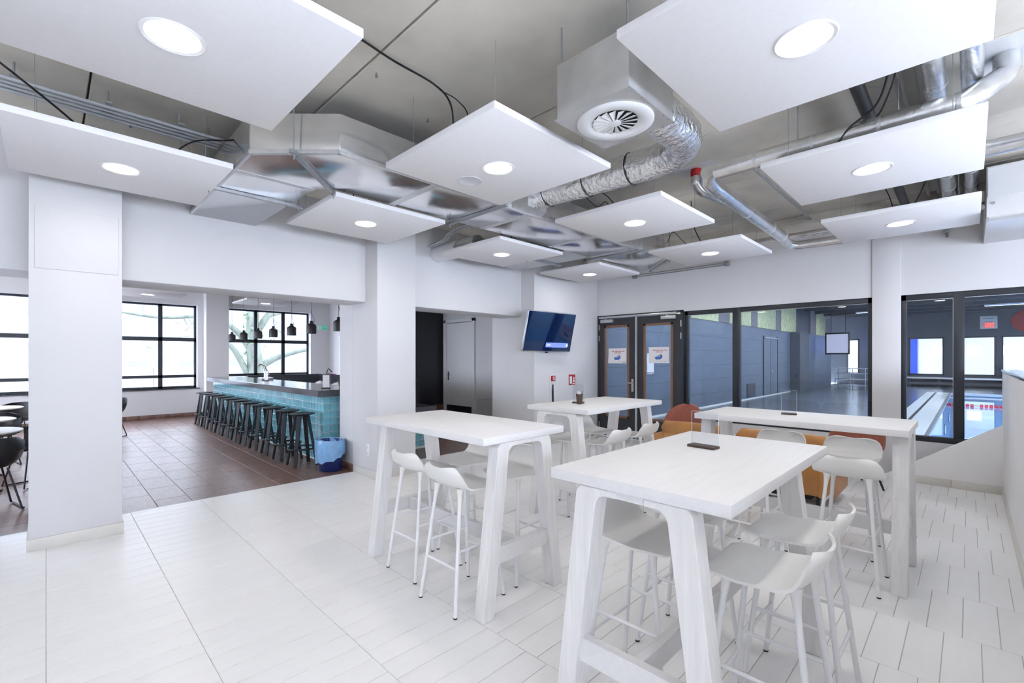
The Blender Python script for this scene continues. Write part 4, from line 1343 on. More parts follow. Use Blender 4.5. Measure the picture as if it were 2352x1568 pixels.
rt = make_round_table()
rt.location = (-0.62, 7.75, 0)
rt['label'] = 'white round dining table left of the first pier, the nearest of three'
dup(rt, None, (-0.72, 9.2, 0), 0.3, 'white round dining table left of the first pier, the middle of three')
dup(rt, None, (-0.70, 11.3, 0), 0.6, 'white round dining table left of the first pier, the farthest of three')
tc = make_tub_chair()
tc.location = (-0.42, 7.10, 0)
tc.rotation_euler = (0, 0, PI + 0.25)
tc['label'] = 'black tub chair in front of the nearest round table'
for (x, y, r, lab) in ((-0.10, 8.2, -1.1, 'black tub chair beside the nearest round table, half behind the pier'),
                       (-0.75, 8.42, 0.1, 'black tub chair between the nearest and the middle round table'),
                       (-0.50, 9.98, 0.2, 'black tub chair behind the middle round table'),
                       (-0.62, 10.55, PI, 'black tub chair in front of the farthest round table'),
                       (-0.35, 12.05, -0.3, 'black tub chair behind the farthest round table, under the window'),
                       (0.88, 12.1, -1.3, 'black tub chair just showing right of the first pier')):
    dup(tc, None, (x, y, 0), r, lab)

# ================================================================= TELEVISION, FIRE CABINET
def screen_mat():
    m = bpy.data.materials.new('television_screen')
    m.use_nodes = True
    b = m.node_tree.nodes['Principled BSDF']
    nt = m.node_tree
    tc_ = nt.nodes.new('ShaderNodeTexCoord')
    nz = nt.nodes.new('ShaderNodeTexNoise')
    nz.inputs['Scale'].default_value = 1.5
    nt.links.new(tc_.outputs['Object'], nz.inputs['Vector'])
    rp = nt.nodes.new('ShaderNodeValToRGB')
    rp.color_ramp.elements[0].color = (0.001, 0.006, 0.030, 1)
    rp.color_ramp.elements[1].color = (0.002, 0.014, 0.070, 1)
    nt.links.new(nz.outputs['Fac'], rp.inputs['Fac'])
    nt.links.new(rp.outputs['Color'], b.inputs['Emission Color'])
    b.inputs['Base Color'].default_value = (0.002, 0.004, 0.012, 1)
    b.inputs['Emission Strength'].default_value = 1.0
    b.inputs['Roughness'].default_value = 0.04
    MATS['tv'] = m
    return m


M_screen = screen_mat()
tv = thing('television', 'wall mounted flat television with a dark blue screen, tilted down', 'television', (6.19, 5.205, 2.015))
tvp = bpy.data.objects.new('set', None)
W_, H_ = 1.23, 0.70
tilt = math.radians(12.8)
tv.rotation_euler = (tilt, 0, math.radians(-2.0))
tv.rotation_mode = 'XYZ'
MB().box(-W_ / 2, W_ / 2, -0.018, 0.03, -H_ / 2, H_ / 2).build('casing', M_alu, tv, bevel=0.006)
MB().box(-W_ / 2 + 0.012, W_ / 2 - 0.012, -0.0195, -0.0175, -H_ / 2 + 0.016, H_ / 2 - 0.012).build('screen', M_screen, tv)
bar_ui = MB()
pts = []
for cx_, cz_, a0 in ((0.50, -0.20, 0), (0.0 - 0.06, -0.20, PI / 2), (-0.06, -0.255, PI), (0.50, -0.255, 1.5 * PI)):
    for k in range(5):
        a = a0 + PI / 2 * k / 4
        pts.append((cx_ + 0.014 * math.cos(a), cz_ + 0.014 * math.sin(a)))
bar_ui.prism(pts, 'y', -0.0205, -0.0196)
bar_ui.build('message_bar', mat_emit('message_blue', (0.16, 0.23, 0.62), 0.9), tv)
MB().tube([(0.49, -0.0206, -0.228), (0.49, -0.0212, -0.228)], 0.024, 16).build('message_icon', mat_emit('message_white', (0.8, 0.85, 1.0), 0.9), tv)
tx = MB()
xx = -0.05
for wd_ in (0.022, 0.012, 0.016, 0.014, 0.018):
    tx.box(xx, xx + wd_, -0.0212, -0.0206, -0.235, -0.222)
    xx += wd_ + 0.004
tx.build('message_text', MATS['message_white'], tv)
MB().box(-0.25, 0.25, 0.03, 0.06, -0.2, 0.2).build('back_housing', M_black, tv)
MB().tube([(0, 0.06, 0.02), (0, 0.165, -0.02)], 0.03, 10).build('wall_arm', M_black, tv)
MB().box(-0.03, 0.03, -0.01, 0.01, -0.372, -0.35).build('sensor', M_black, tv)
hose = thing('fire_hose_cabinet', 'white recessed fire hose cabinet with red signs under the television', 'cabinet', (6.79, YW, 0.25))
MB().box(6.39, 7.19, YW - 0.012, YW - 0.0005, 0.30, 1.27).build('cabinet_door', M_wall, hose, w=True, bevel=0.002)
MB().box(6.375, 7.205, YW - 0.008, YW - 0.0005, 0.285, 1.285).build('surround', M_wall, hose, w=True)
al = MB().box(6.42, 6.515, YW - 0.04, YW - 0.012, 1.145, 1.24).build('alarm_box', M_red, hose, w=True, bevel=0.003)
MB().box(6.443, 6.492, YW - 0.042, YW - 0.04, 1.165, 1.222).build('alarm_plate', M_white, al, w=True)
MB().box(6.455, 6.48, YW - 0.044, YW - 0.042, 1.182, 1.208).build('alarm_button', M_red, al, w=True)
sg = MB().box(6.94, 7.135, YW - 0.016, YW - 0.012, 1.05, 1.248).build('hose_sign', M_red, hose, w=True)
pk = MB()
pk.prism([(6.965, 1.075), (7.035, 1.075), (7.035, 1.215), (6.965, 1.215)], 'y', YW - 0.0175, YW - 0.016)
pk.prism([(7.055, 1.12), (7.075, 1.10), (7.11, 1.10), (7.12, 1.13), (7.10, 1.155), (7.12, 1.18), (7.10, 1.20), (7.07, 1.19), (7.075, 1.15)], 'y', YW - 0.0175, YW - 0.016)
pk.prism([(7.05, 1.065), (7.12, 1.065), (7.12, 1.085), (7.05, 1.085)], 'y', YW - 0.0175, YW - 0.016)
pk.build('hose_pictogram', M_white, sg, w=True)
MB().prism([(6.445, 0.76), (6.475, 0.76), (6.468, 1.08), (6.455, 1.085), (6.440, 0.95)], 'y', YW - 0.035, YW - 0.012).build('pull_handle', M_black, hose, w=True, bevel=0.003, seg=1)
th_ = thing('wall_sensor', 'small white round wall sensor beside the double door', 'sensor', (7.62, YW, 2.26))
MB().tube([(7.63, YW, 2.27), (7.63, YW - 0.02, 2.27)], 0.018, 14).build('cover', M_white, th_, w=True, smooth=40)

# --- notices on the door glass
for k, (y0, y1, z0, z1, lab) in enumerate(((4.735, 5.14, 1.455, 1.752, 'white paper notice with a blue shoe cover on the left door leaf'), (3.865, 4.262, 1.468, 1.762, 'white paper notice with a curled corner on the right door leaf'))):
    nt_ = thing('paper_notice', lab, 'notice', (XW + 0.01, (y0 + y1) / 2, z0), 0, 'paper notices taped to the double door')
    x_ = XW + 0.012
    xf = x_ - 0.0015
    G = []
    for i in range(7):
        row = []
        for j in range(7):
            u, v = i / 6, j / 6
            fl = 0.06 * max(0, (u if k else (1 - u)) - 0.5) * max(0, 0.6 - v)
            row.append((xf - 0.25 * fl, y1 + (y0 - y1) * u + (fl * 0.5 if not k else -fl * 0.5), z0 + (z1 - z0) * v))
        G.append(row)
    MB().shell(G, 0.0008).build('sheet', M_paper, nt_, w=True, smooth=40)
    w_, h_ = y1 - y0, z1 - z0
    tx = MB()
    for (zz, a, b, n_) in ((0.80, 0.20, 0.86, 15), (0.69, 0.36, 0.70, 8)):
        p = a
        i = 0
        while p < b:
            q = p + (0.022, 0.034, 0.018, 0.028)[i % 4]
            if i % 6 != 5:
                tx.box(x_ - 0.004, x_ - 0.0026, y1 - q * w_, y1 - p * w_, z0 + zz * h_ - 0.006, z0 + zz * h_ + (0.006 if i % 3 else 0.010))
            p = q + 0.006
            i += 1
    tx.build('red_text', M_redtext, nt_, w=True)
    cyy, czz = (y0 + y1) / 2, z0 + 0.40 * h_
    sh = MB()
    sh.prism([(cyy + 0.075, czz - 0.03), (cyy + 0.05, czz - 0.052), (cyy - 0.03, czz - 0.05), (cyy - 0.07, czz - 0.02), (cyy - 0.072, czz + 0.03), (cyy - 0.045, czz + 0.035), (cyy - 0.02, czz + 0.002), (cyy + 0.04, czz + 0.004), (cyy + 0.075, czz - 0.01)], 'x', x_ - 0.005, x_ - 0.0026)
    sh.build('shoe_cover_picture', M_blueink, nt_, w=True)
    gx = MB()
    gx.tube([(x_ - 0.005, cyy - 0.02 - 0.030 * math.cos(a / 8 * PI) , czz + 0.03 + 0.014 * math.sin(a / 4 * PI)) for a in range(8)], 0.004, 5, closed=True)
    gx.box(x_ - 0.004, x_ - 0.0026, cyy - 0.085, cyy - 0.03, czz - 0.085, czz - 0.080)
    gx.box(x_ - 0.004, x_ - 0.0026, y0 + 0.02, y0 + 0.09, z0 + 0.02, z0 + 0.03)
    gx.build('grey_print', M_greyink, nt_, w=True)

# ================================================================= SOFA AND ARMCHAIRS
sf = thing('sofa', 'tan leather sofa seen from behind with loose back cushions', 'sofa', (6.02, 1.97, 0))
SX0, SX1, SY0, SY1 = 5.645, 6.40, 0.98, 2.97
MB().box(SX0 + 0.03, SX1, SY0 + 0.10, SY1 - 0.10, 0.12, 0.40).build('base', M_leather, sf, w=True, bevel=0.025, seg=3)
MB().box(SX0 + 0.004, SX0 + 0.16, SY0 + 0.12, SY1 - 0.12, 0.11, 0.60).build('backrest', M_leather, sf, w=True, bevel=0.03, seg=3)
for a, b in ((SY0, SY0 + 0.15), (SY1 - 0.15, SY1)):
    MB().box(SX0 - 0.005, SX1 + 0.01, a, b, 0.10, 0.575).build('armrest', M_leather, sf, w=True, bevel=0.03, seg=3)
for a, b in ((SY0 + 0.15, 1.97), (1.975, SY1 - 0.15)):
    MB().box(SX0 + 0.17, SX1 + 0.02, a + 0.005, b - 0.005, 0.40, 0.52).build('seat_cushion', M_leather, sf, w=True, bevel=0.04, seg=3)
for a, b, z0 in ((SY0 + 0.02, 1.975, 0.54), (1.99, SY1 - 0.06, 0.54)):
    # plump roll cushion with pinched ends
    rings = []
    m_ = 15
    for i in range(m_):
        u = i / (m_ - 1)
        e = (4 * u * (1 - u)) ** 0.16
        y = a + (b - a) * u
        ring = []
        for k in range(20):
            th = 2 * PI * k / 20
            c, s = math.cos(th), math.sin(th)
            rr = 1 + (0.05 * math.sin(9 * th) if i in (1, m_ - 2) else 0)
            ring.append((SX0 + 0.10 + 0.095 * rr * e * math.copysign(abs(c) ** 0.8, c), y, z0 + 0.105 + 0.115 * rr * e * math.copysign(abs(s) ** 0.8, s) - 0.012 * (1 - abs(2 * u - 1) ** 2)))
        rings.append(ring)
    mb = skin(rings)
    mb.f.append(tuple((m_ - 1) * 20 + k for k in range(20)))
    mb.build('back_cushion', M_leather, sf, w=True, smooth=60)
bxo('plinth', M_void, SX0 + 0.10, SX1 - 0.08, SY0 + 0.22, SY1 - 0.22, 0.05, 0.12, sf)
for x in (SX0 + 0.08, SX1 - 0.08):
    for y in (SY0 + 0.16, SY1 - 0.16):
        MB().tube([(x, y, 0.12), (x, y, 0)], 0.018, 10).build('leg', M_black, sf, w=True)


def armchair(label, loc, rz):
    t = thing('armchair', label, 'armchair', loc, rz, 'terracotta shell armchairs by the pool window')
    G = []
    nu = 15
    rows = [(-0.24, 0.40, 0.19, 0), (-0.15, 0.41, 0.24, 0.0), (0.0, 0.395, 0.27, 0.1), (0.12, 0.40, 0.285, 0.3), (0.20, 0.44, 0.29, 0.6), (0.245, 0.53, 0.292, 0.9)]
    rows += [(0.26 + 0.06 * (z - 0.6) / 0.27, z, 0.292 * math.sqrt(max(0.0, 1 - ((z - 0.56) / 0.315) ** 2)), 1.0) for z in (0.60, 0.66, 0.72, 0.77, 0.81, 0.84, 0.86, 0.871)]
    for y, z, hw, b in rows:
        row = []
        for k in range(nu):
            u = -1 + 2 * k / (nu - 1)
            wv = abs(u) ** 2.6
            row.append((hw * math.sin(u * PI / 2), y - 0.13 * b * wv * (hw / 0.29), z + 0.07 * (1 - abs(2 * b - 1)) * wv))
        G.append(list(reversed(row)))
    MB().shell(G, 0.012).build('shell', M_coral, t, smooth=60)
    for sx in (-1, 1):
        for sy in (-1, 1):
            MB().tube([(sx * 0.14, sy * 0.13, 0.40), (sx * 0.24, sy * 0.24, 0.0)], [0.018, 0.011], 8).build('leg', M_black, t, smooth=45)
    return t


armchair('terracotta armchair behind the left end of the sofa, in front of the window frame', (6.95, 3.20, 0), 2.35)
armchair('terracotta armchair behind the right end of the sofa, mostly hidden by the table', (7.0, 1.05, 0), 2.15)
lt = thing('side_table', 'small white side table between the sofa and the armchair', 'table', (7.05, 2.2, 0))
MB().lathe([(0.0005, 0.42), (0.28, 0.42), (0.29, 0.43), (0.28, 0.44), (0.0005, 0.44)], (0, 0, 0), 30, caps=False).build('tabletop', M_white, lt, smooth=40)
MB().tube([(0, 0, 0.01), (0, 0, 0.42)], 0.02, 10).build('column', M_black, lt)
MB().lathe([(0.16, 0), (0.16, 0.012)], (0, 0, 0), 24).build('foot', M_black, lt)
ac = thing('clear_display_stand', 'clear plastic display stand with a steel frame in the corridor opening', 'display stand', (6.72, 7.45, 0))
MB().box(-0.28, 0.28, -0.003, 0.003, 0.20, 0.67).build('clear_sheet', M_acryl, ac)
for sx in (-1, 1):
    MB().tube([(sx * 0.28, 0, 0.67), (sx * 0.30, 0, 0.0)], 0.010, 8).build('post', M_alu, ac)
MB().tube([(-0.28, 0, 0.67), (0.28, 0, 0.67)], 0.010, 8).build('top_rail', M_alu, ac)
for sx in (-1, 1):
    MB().tube([(sx * 0.30, -0.2, 0.01), (sx * 0.30, 0.2, 0.01)], 0.010, 8).build('foot', M_alu, ac)

# ================================================================= SWIMMING HALL BEHIND THE GLASS
HX0, HX1, HY, HZ = XW + WT, 34.9, 5.9, 4.15
fh = struct('floor_hall', (20, 0, 0))
bxo('deck', M_hallfloor, HX0, HX1, 1.40, HY, -0.3, 0.0, fh)
bxo('deck', M_hallfloor, 28.6, HX1, -9, 1.40, -0.3, 0.0, fh)
bxo('deck', M_hallfloor, HX0, 9.6, -9, 1.40, -0.3, 0.0, fh)
bxo('pool_edge', M_poolwhite, 9.6, 28.6, 1.13, 1.40, -0.3, 0.004, fh)
bxo('gutter', M_frame, 9.6, 28.6, 1.06, 1.13, -0.3, -0.004, fh)
bxo('pool_edge', M_poolwhite, 9.6, 28.6, 0.66, 1.06, -0.3, 0.004, fh)
bxo('pool_rim', M_alu, 9.6, 28.6, 0.60, 0.66, -0.3, 0.0, fh)
bxo('basin', M_poolbasin, 9.6, 28.6, -9, 0.60, -1.7, -1.5, fh)
bxo('basin_side', M_poolbasin, 9.6, 28.6, 0.58, 0.60, -1.5, -0.02, fh)
bxo('basin_side', M_poolbasin, 28.58, 28.6, -9, 0.60, -1.5, -0.02, fh)
bxo('pool_rim', M_poolwhite, 28.4, 28.6, -9, 0.60, -0.3, 0.004, fh)
water = bxo('pool_water', mat_glass('pool_water_surface', (0.72, 0.84, 0.97), 1.0, 1.33), 9.6, 28.4, -9, 0.60, -0.05, -0.045)
tag(water, 'calm pale blue water surface of the swimming pool', 'water', kind='stuff')
wh = struct('wall_hall', (20, HY, 0))
bxo('tile_wall', M_hallwall, HX0, 31.5, HY, HY + 0.2, 0, 2.75, wh)
bxo('upper_wall', M_halldark, HX0, 31.5, HY + 0.05, HY + 0.2, 2.75, HZ, wh)
for z in (0.45, 0.9, 1.35, 1.8, 2.25, 2.72):
    bxo('tile_course', M_halldark, HX0, 31.5, HY - 0.001, HY, z - 0.012, z, wh)
for a, b in ((HX0 + 0.3, 10.4), (10.9, 13.0), (13.5, 15.6), (16.6, 18.78), (19.54, 21.9), (22.71, 25.15), (29.2, 31.45)):
    bxo('lime_panel', M_yellow, a, b, HY - 0.02, HY + 0.05, 2.76, HZ, wh)
for a, b in ((10.4, 10.9), (13.0, 13.5), (15.6, 16.6), (18.78, 19.54), (21.9, 22.71), (28.0, 29.2)):
    bxo('brick_pier', M_brick, a, b, HY - 0.01, HY + 0.05, 2.76, HZ, wh)
bxo('pillar', M_halldark, 24.2, 25.9, 5.5, HY, 0, 2.76, wh)
bxo('pillar', M_hallwall, 25.9, 31.5, 5.62, HY, 0, 2.76, wh)
bxo('skirting', M_poolwhite, HX0, 24.2, HY - 0.02, HY, 0, 0.05, wh)
d3 = struct('door_3', (21.2, HY, 0))
bxo('frame', M_frame, 20.25, 20.33, HY - 0.03, HY, 0.05, 2.46, d3)
bxo('frame', M_frame, 22.12, 22.2, HY - 0.03, HY, 0.05, 2.46, d3)
bxo('leaf', M_hallwall, 20.33, 21.15, HY - 0.02, HY, 0.05, 2.42, d3)
bxo('leaf', M_hallwall, 21.18, 22.12, HY - 0.02, HY, 0.05, 2.42, d3)
bxo('closer_rail', M_alu, 20.4, 22.1, HY - 0.06, HY - 0.02, 2.36, 2.41, d3)
bxo('handle', M_alu, 21.2, 21.45, HY - 0.06, HY - 0.03, 1.0, 1.03, d3)
vt = bxo('floor_vent', M_halldark, 18.36, 19.25, HY - 0.03, HY - 0.001, 0.09, 0.60)
tag(vt, 'dark square vent grille low on the swimming hall wall', 'vent')
wx = struct('wall_hall_end', (HX1, 0, 0))
FWIN = ((-4.6, -1.15), (-0.98, 0.62), (1.0, 2.5), (4.78, 5.42))
bxo('end_wall', M_halldark, HX1, HX1 + 0.2, -9, HY + 1.2, 0, 0.6, wx)
bxo('end_wall', M_halldark, HX1, HX1 + 0.2, -9, HY + 1.2, 2.72, HZ + 0.5, wx)
ed = [-9] + [v for o in FWIN for v in o] + [HY + 1.2]
for a, b in zip(ed[0::2], ed[1::2]):
    bxo('end_wall', M_halldark, HX1, HX1 + 0.2, a, b, 0.6, 2.72, wx)
for n_, (a, b) in enumerate(FWIN):
    wd = struct('window_%d' % (7 + n_), (HX1, (a + b) / 2, 0.6))
    for (p, q, r, s) in ((a, a + 0.08, 0.6, 2.72), (b - 0.08, b, 0.6, 2.72), (a, b, 0.6, 0.68), (a, b, 2.64, 2.72)):
        bxo('frame', M_frame, HX1 - 0.02, HX1 + 0.06, p, q, r, s, wd)
    bxo('pane', M_glasscl, HX1 + 0.02, HX1 + 0.03, a, b, 0.62, 2.7, wd)
bxo('wall_hall_corner', M_hallwall, 31.5, HX1, HY + 1.0, HY + 1.2, 0, HZ)
tag(bpy.data.objects['wall_hall_corner'], kind='structure')
wsd = bxo('wall_hall_side', M_halldark, HX0, HX1, -9.2, -9, 0, HZ)
tag(wsd, kind='structure')
ch_ = struct('ceiling_hall', (20, 0, HZ))
bxo('deck_sheet', M_hallceil, HX0, HX1, -9, HY + 1.2, HZ, HZ + 0.1, ch_)
for k in range(13):
    bxo('joist', M_hallceil, 9.0 + 2.0 * k, 9.25 + 2.0 * k, -9, HY + 1.2, HZ - 0.22, HZ, ch_)
# room behind the far windows
rb = struct('wall_far_room', (38, 0, 0))
bxo('back_wall', M_white, 42, 42.2, -9, 9, 0, 4.2, rb)
bxo('far_floor', M_white, HX1 + 0.2, 42, -9, 9, 0.4, 0.5, rb)
bxo('far_ceiling', M_white, HX1 + 0.2, 42, -9, 9, 4.0, 4.2, rb)
bxo('blue_wall', mat('royal_blue_wall', (0.02, 0.06, 0.42), 0.6, var=0.05), 41.9, 42, 2.55, 3.7, 0.5, 4.0, rb)
for y in (-3.6, -1.4, -0.2, 1.45):
    bxo('bright_window', mat_emit('daylit_window', (0.92, 0.96, 1.0), 2.2), 41.98, 41.995, y - 0.32, y + 0.32, 1.75, 2.35, rb)


def hall_light(name, loc, sx, sy, e, col=(0.85, 0.92, 1.0), rot=(0, 0, 0)):
    d = bpy.data.lights.new(name, 'AREA')
    d.shape = 'RECTANGLE'
    d.size = sx
    d.size_y = sy
    d.energy = e
    d.color = col
    o = bpy.data.objects.new(name, d)
    COL.objects.link(o)
    o.location = loc
    o.rotation_euler = rot
    return o


ll = None
for k, (x, y) in enumerate(((11, 3.4), (15.2, 3.4), (19.2, 3.4), (23.2, 3.4), (29.2, 3.4), (13.2, -1.2), (21.2, -1.2), (29.2, -1.2))):
    lum = thing('linear_luminaire', 'x', 'luminaire', (x, y, HZ - 0.30), 0, 'luminaires under the swimming hall ceiling')
    lum['label'] = '%s slim hall luminaire from the glass, in the row %s' % (ORD[k] if k < 5 else ORD[k - 5], 'along the lime panels' if k < 5 else 'over the pool water')
    MB().box(-0.09, 0.09, -0.75, 0.75, 0.0, 0.06).build('housing', M_white, lum)
    MB().box(-0.07, 0.07, -0.72, 0.72, -0.004, 0.0).build('diffuser', mat_emit('hall_lamp', (0.9, 0.95, 1.0), 3.0), lum)
    lo = hall_light('luminaire_light', (0, 0, -0.02), 0.14, 1.4, 125)
    lo.parent = lum
for y, wd_ in ((-4.0, 'right'), (0.8, 'middle'), (4.5, 'left')):
    lum = thing('ceiling_luminaire', '%s one of three luminaires in the white room behind the swimming hall' % wd_, 'luminaire', (38.5, y, 3.94), 0, 'luminaires in the room behind the swimming hall')
    MB().box(-0.6, 0.6, -0.6, 0.6, 0, 0.05).build('housing', M_white, lum)
    MB().box(-0.55, 0.55, -0.55, 0.55, -0.004, 0).build('diffuser', MATS['hall_lamp'], lum)
    lo = hall_light('luminaire_light', (0, 0, -0.02), 1.0, 1.0, 80)
    lo.parent = lum
for k, x in enumerate((12.0, 16.0, 20.0, 24.0)):
    ul = thing('underwater_light', '%s underwater pool light along the near pool edge' % ('first', 'second', 'third', 'fourth')[k], 'lamp', (x, 0.57, -0.7), 0, 'underwater pool lights')
    MB().tube([(0, 0, 0), (0, -0.03, 0)], 0.14, 18).build('lens', mat_emit('pool_lens', (0.8, 0.9, 1.0), 3.0), ul)
    MB().tube([(0, 0.008, 0), (0, -0.02, 0)], 0.17, 18).build('rim', M_alu, ul)
    lo = hall_light('pool_light', (0, -0.06, 0), 0.25, 0.25, 300, (0.72, 0.80, 1.0), (-PI / 2, 0, 0))
    lo.parent = ul
# things in the hall
scn = thing('display_screen', 'pale framed display screen hanging in the swimming hall', 'screen', (28.0, 4.72, 1.72))
MB().box(27.97, 28.05, 4.22, 5.25, 1.74, 2.84).build('frame', M_frame, scn, w=True, bevel=0.01)
MB().box(27.955, 27.97, 4.29, 5.18, 1.82, 2.76).build('screen', mat_emit('pale_lilac_screen', (0.55, 0.53, 0.64), 0.55), scn, w=True)
for y in (4.4, 5.0):
    MB().tube([(28.01, y, 2.84), (28.01, y, HZ)], 0.015, 6).build('hanger', M_frame, scn, w=True)
clk = thing('digital_display', 'white wall display showing red digits in the swimming hall', 'display', (HX1 - 0.05, -0.70, 3.09))
MB().box(HX1 - 0.08, HX1 - 0.001, -1.02, -0.38, 3.10, 3.76).build('casing', M_white, clk, w=True, bevel=0.01)
MB().box(HX1 - 0.085, HX1 - 0.08, -0.95, -0.45, 3.15, 3.43).build('digit_window', mat_emit('led_glow', (0.55, 0.25, 0.28), 0.35), clk, w=True)
led = mat_emit('red_led', (1.0, 0.10, 0.06), 2.5)
SEG = {'a': (0, 1, 1, 1), 'b': (1, 0.5, 1, 1), 'c': (1, 0, 1, 0.5), 'd': (0, 0, 1, 0), 'e': (0, 0, 0, 0.5), 'f': (0, 0.5, 0, 1), 'g': (0, 0.5, 1, 0.5)}
for dgt, y0 in (('bc', -0.47), ('abged', -0.61), ('abcdef', -0.76)):
    m_ = MB()
    for s_ in dgt:
        a = SEG[s_]
        w_, h_ = 0.10, 0.19
        p0 = Vector((HX1 - 0.09, y0 - a[0] * w_ - 0.012 * a[1], 3.19 + a[1] * h_))
        p1 = Vector((HX1 - 0.09, y0 - a[2] * w_ - 0.012 * a[3], 3.19 + a[3] * h_))
        m_.tube([p0, p1], 0.016, 6)
    m_.build('digit', led, clk, w=True)
m_ = MB()
for k in range(7):
    m_.box(HX1 - 0.084, HX1 - 0.08, -0.90 + 0.06 * k, -0.86 + 0.06 * k, 3.62, 3.66)
m_.build('caption', M_greyink, clk, w=True)
MB().box(HX1 - 0.084, HX1 - 0.08, -0.88, -0.47, 3.45, 3.475).build('red_line', M_red, clk, w=True)
rs = thing('round_sign', 'large red round sign on the end wall of the swimming hall', 'sign', (HX1 - 0.04, -2.05, 3.0))
MB().tube([(HX1 - 0.05, -2.05, 3.45), (HX1 - 0.002, -2.05, 3.45)], 0.55, 36).build('disc', M_red, rs, w=True)
bl_ = thing('blue_wall_light', 'glowing blue light strip on the end wall of the swimming hall', 'lamp', (HX1 - 0.1, 3.95, 1.9))
MB().box(HX1 - 0.06, HX1 - 0.001, 3.55, 4.30, 1.95, 2.75).build('back_plate', mat('blue_enamel', (0.03, 0.05, 0.35), 0.4), bl_, w=True)
for y in (3.62, 4.2):
    MB().tube([(HX1 - 0.08, y, 2.0), (HX1 - 0.08, y, 2.7)], 0.03, 8).build('light_tube', mat_emit('blue_neon', (0.05, 0.12, 1.0), 5.0), bl_, w=True)
d = bpy.data.lights.new('blue_light', 'POINT')
d.energy = 25
d.color = (0.05, 0.15, 1.0)
d.shadow_soft_size = 0.2
o = bpy.data.objects.new('blue_light', d)
COL.objects.link(o)
o.parent = bl_
o.location = (-0.4, 0, 0.5)
bnch = thing('wall_bench', 'long grey bench with a pipe underneath along the end wall of the hall', 'bench', (34.3, 1.4, 0))
bxo('seat', M_alu, 34.1, 34.85, -1.5, 2.6, 0.42, 0.50, bnch)
for y in (-1.3, 0.0, 1.2, 2.4):
    bxo('support', M_halldark, 34.2, 34.8, y - 0.06, y + 0.06, 0, 0.42, bnch)
bxo('low_rail', M_halldark, 34.0, 34.1, -1.5, 2.6, 0.10, 0.26, bnch)
trl = thing('rack_trolley', 'metal rack trolley on the swimming hall deck', 'trolley', (29.3, 4.4, 0))
for z in (0.15, 0.45, 0.75, 1.02):
    bxo('shelf', M_alu, 28.9, 29.7, 3.7, 5.0, z, z + 0.03, trl)
for x in (28.92, 29.68):
    for y in (3.72, 4.35, 4.98):
        MB().tube([(x, y, 0), (x, y, 1.05)], 0.02, 6).build('post', M_alu, trl, w=True)
rope = thing('lane_rope', 'red lane rope floating across the pool', 'lane rope', (21.5, -1.2, -0.05))
MB().tube([(21.5, 0.58, -0.01), (21.5, -4.0, -0.01)], 0.008, 6).build('line', M_red, rope, w=True)
fl = None
for k in range(34):
    y = 0.50 - 0.11 * k
    if k % 7 == 6:
        continue
    if fl is None:
        fl = MB().tube([(0, -0.04, 0), (0, 0.04, 0)], 0.045, 10).build('float', M_red, rope)
        fl.location = (0, y + 1.2, 0.045)
    else:
        link_mesh('float', fl.data, rope, (0, y + 1.2, 0.045))

# ================================================================= OUTSIDE THE BAR WINDOWS
gr = bxo('ground', M_ground, -40, 40, YF + 0.36, 70, -0.5, -0.3)
tag(gr, kind='structure')
gw = thing('garden_wall', 'pale concrete boundary wall with railings outside the bar windows', 'wall', (2, 26, -0.3))
for k in range(14):
    bxo('panel', M_outwall, -12 + 2.2 * k, -12 + 2.2 * k + 2.17, 26, 26.15, -0.3, 1.15, gw)
    bxo('post', M_outroof, -12.05 + 2.2 * k, -11.98 + 2.2 * k, 26.0, 26.07, 1.15, 2.1, gw)
bxo('rail', M_outroof, -12, 19, 26.02, 26.06, 2.06, 2.1, gw)
ob = thing('office_building', 'pale office building with rows of windows across the street', 'building', (2, 42, -0.3))
bxo('wall', M_outwall, -30, 34, 42, 50, -0.3, 9.0, ob)
bxo('band', M_outroof, -30.1, 34.1, 41.8, 42.0, 3.1, 3.8, ob)
bxo('band', M_outroof, -30.1, 34.1, 41.8, 42.0, 6.6, 7.2, ob)
wme = None
for r_ in range(3):
    for k in range(20):
        x = -29 + 3.1 * k
        z = (0.7, 4.1, 7.4)[r_]
        if wme is None:
            f_ = MB().box(-1.1, 1.1, -0.03, 0.0, 0, (1.9)).build('window', M_outwin, ob)
            wme = f_.data
            f_.location = Vector((x, 41.99, z)) - Vector(ob.location)
        else:
            link_mesh('window', wme, ob, Vector((x, 41.99, z)) - Vector(ob.location), (0, 0, 0), (1, 1, 0.8 if r_ == 2 else 1))
tr = thing('ivy_tree', 'bare ivy clad tree outside the bar window behind the pendant lamps', 'tree', (5.75, 20, -0.3))
tk = MB()
tk.tube(spline([(0, 0, 0), (0.05, 0, 1.5), (-0.05, 0, 3.0), (0.1, 0, 5.0), (0.0, 0.1, 7.5)], 5), [0.34 - 0.010 * i for i in range(21)], 12)
tk.build('trunk', M_bark, tr, smooth=60)
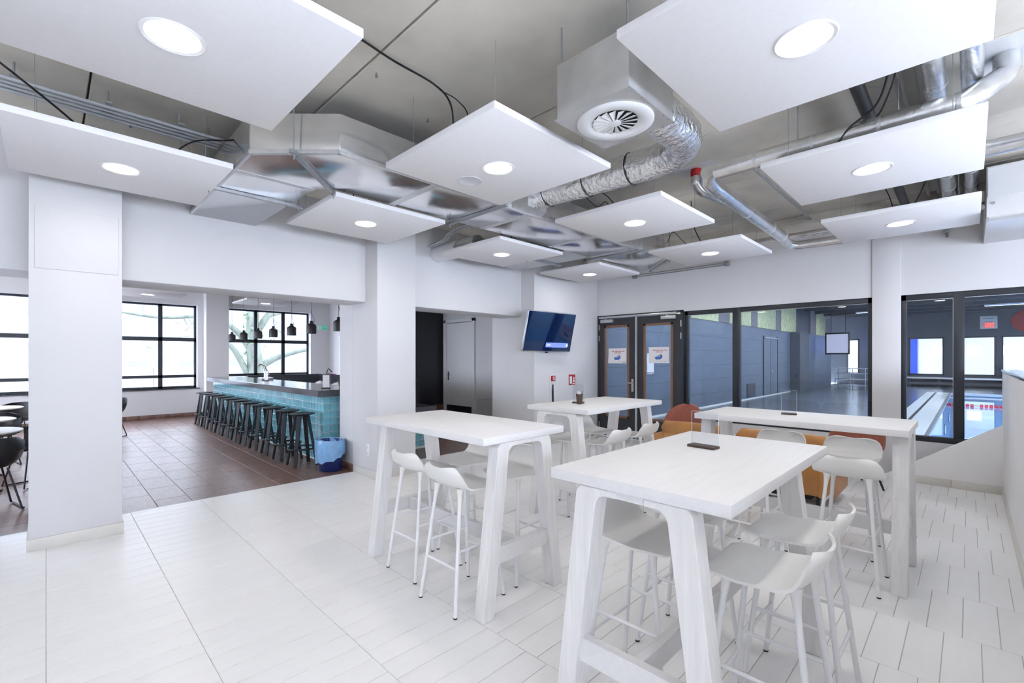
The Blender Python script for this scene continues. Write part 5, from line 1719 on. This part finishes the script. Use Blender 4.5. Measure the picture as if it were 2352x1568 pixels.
for pts, r0 in (([(0.0, 0, 1.35), (0.9, 0, 1.9), (2.2, -0.2, 2.25), (3.6, 0, 2.2)], 0.16), ([(0, 0, 2.0), (-0.6, 0, 2.9), (-1.5, 0, 3.4), (-3.0, 0.3, 3.3), (-5.2, 0, 3.6)], 0.14),
                ([(0.05, 0, 2.8), (0.9, 0, 4.2), (1.6, 0, 5.4), (2.2, 0, 7)], 0.15), ([(0, 0, 3.0), (0.7, 0, 3.6), (2.0, 0, 3.75), (3.5, 0, 3.3)], 0.08), ([(-0.1, 0, 1.0), (-0.7, 0, 2.2), (-1.4, 0, 3.0), (-1.6, 0, 4.2)], 0.13),
                ([(0.1, 0, 4.0), (-1.5, 0, 4.8), (-3.5, 0.2, 4.2), (-5.5, 0.1, 3.0)], 0.10)):
    Pp = spline(pts, 5)
    MB().tube(Pp, [max(0.012, r0 * (1 - 0.85 * i / len(Pp))) for i in range(len(Pp))], 8).build('branch', M_bark, tr, smooth=60)
tw = MB()
for k in range(60):
    a = Vector((random.uniform(-4.5, 3.4), random.uniform(-0.3, 0.3), random.uniform(2.2, 4.6)))
    d_ = Vector((random.uniform(-1, 1), random.uniform(-0.3, 0.3), random.uniform(-0.2, 1))).normalized()
    tw.tube([a, a + d_ * 0.35, a + d_ * 0.7 + Vector((0, 0, random.uniform(-0.1, 0.15)))], [0.014, 0.009, 0.004], 5)
tag(tw.build('twigs', M_bark, tr), kind='stuff')
iv = MB()
for k in range(260):
    th = random.uniform(0, 2 * PI)
    z = random.uniform(0.3, 4.2)
    rr = 0.33 - 0.03 * z + random.uniform(0.0, 0.14)
    c = Vector((rr * math.cos(th), rr * math.sin(th), z))
    s_ = random.uniform(0.04, 0.09)
    d1 = Vector((random.uniform(-1, 1), random.uniform(-1, 1), random.uniform(-1, 1))).normalized()
    d2_ = d1.orthogonal().normalized()
    iv.add([c - d1 * s_, c + d2_ * s_ * 0.6, c + d1 * s_, c - d2_ * s_ * 0.6], [(0, 1, 2, 3)])
tag(iv.build('ivy_leaves', M_ivy, tr), kind='stuff')
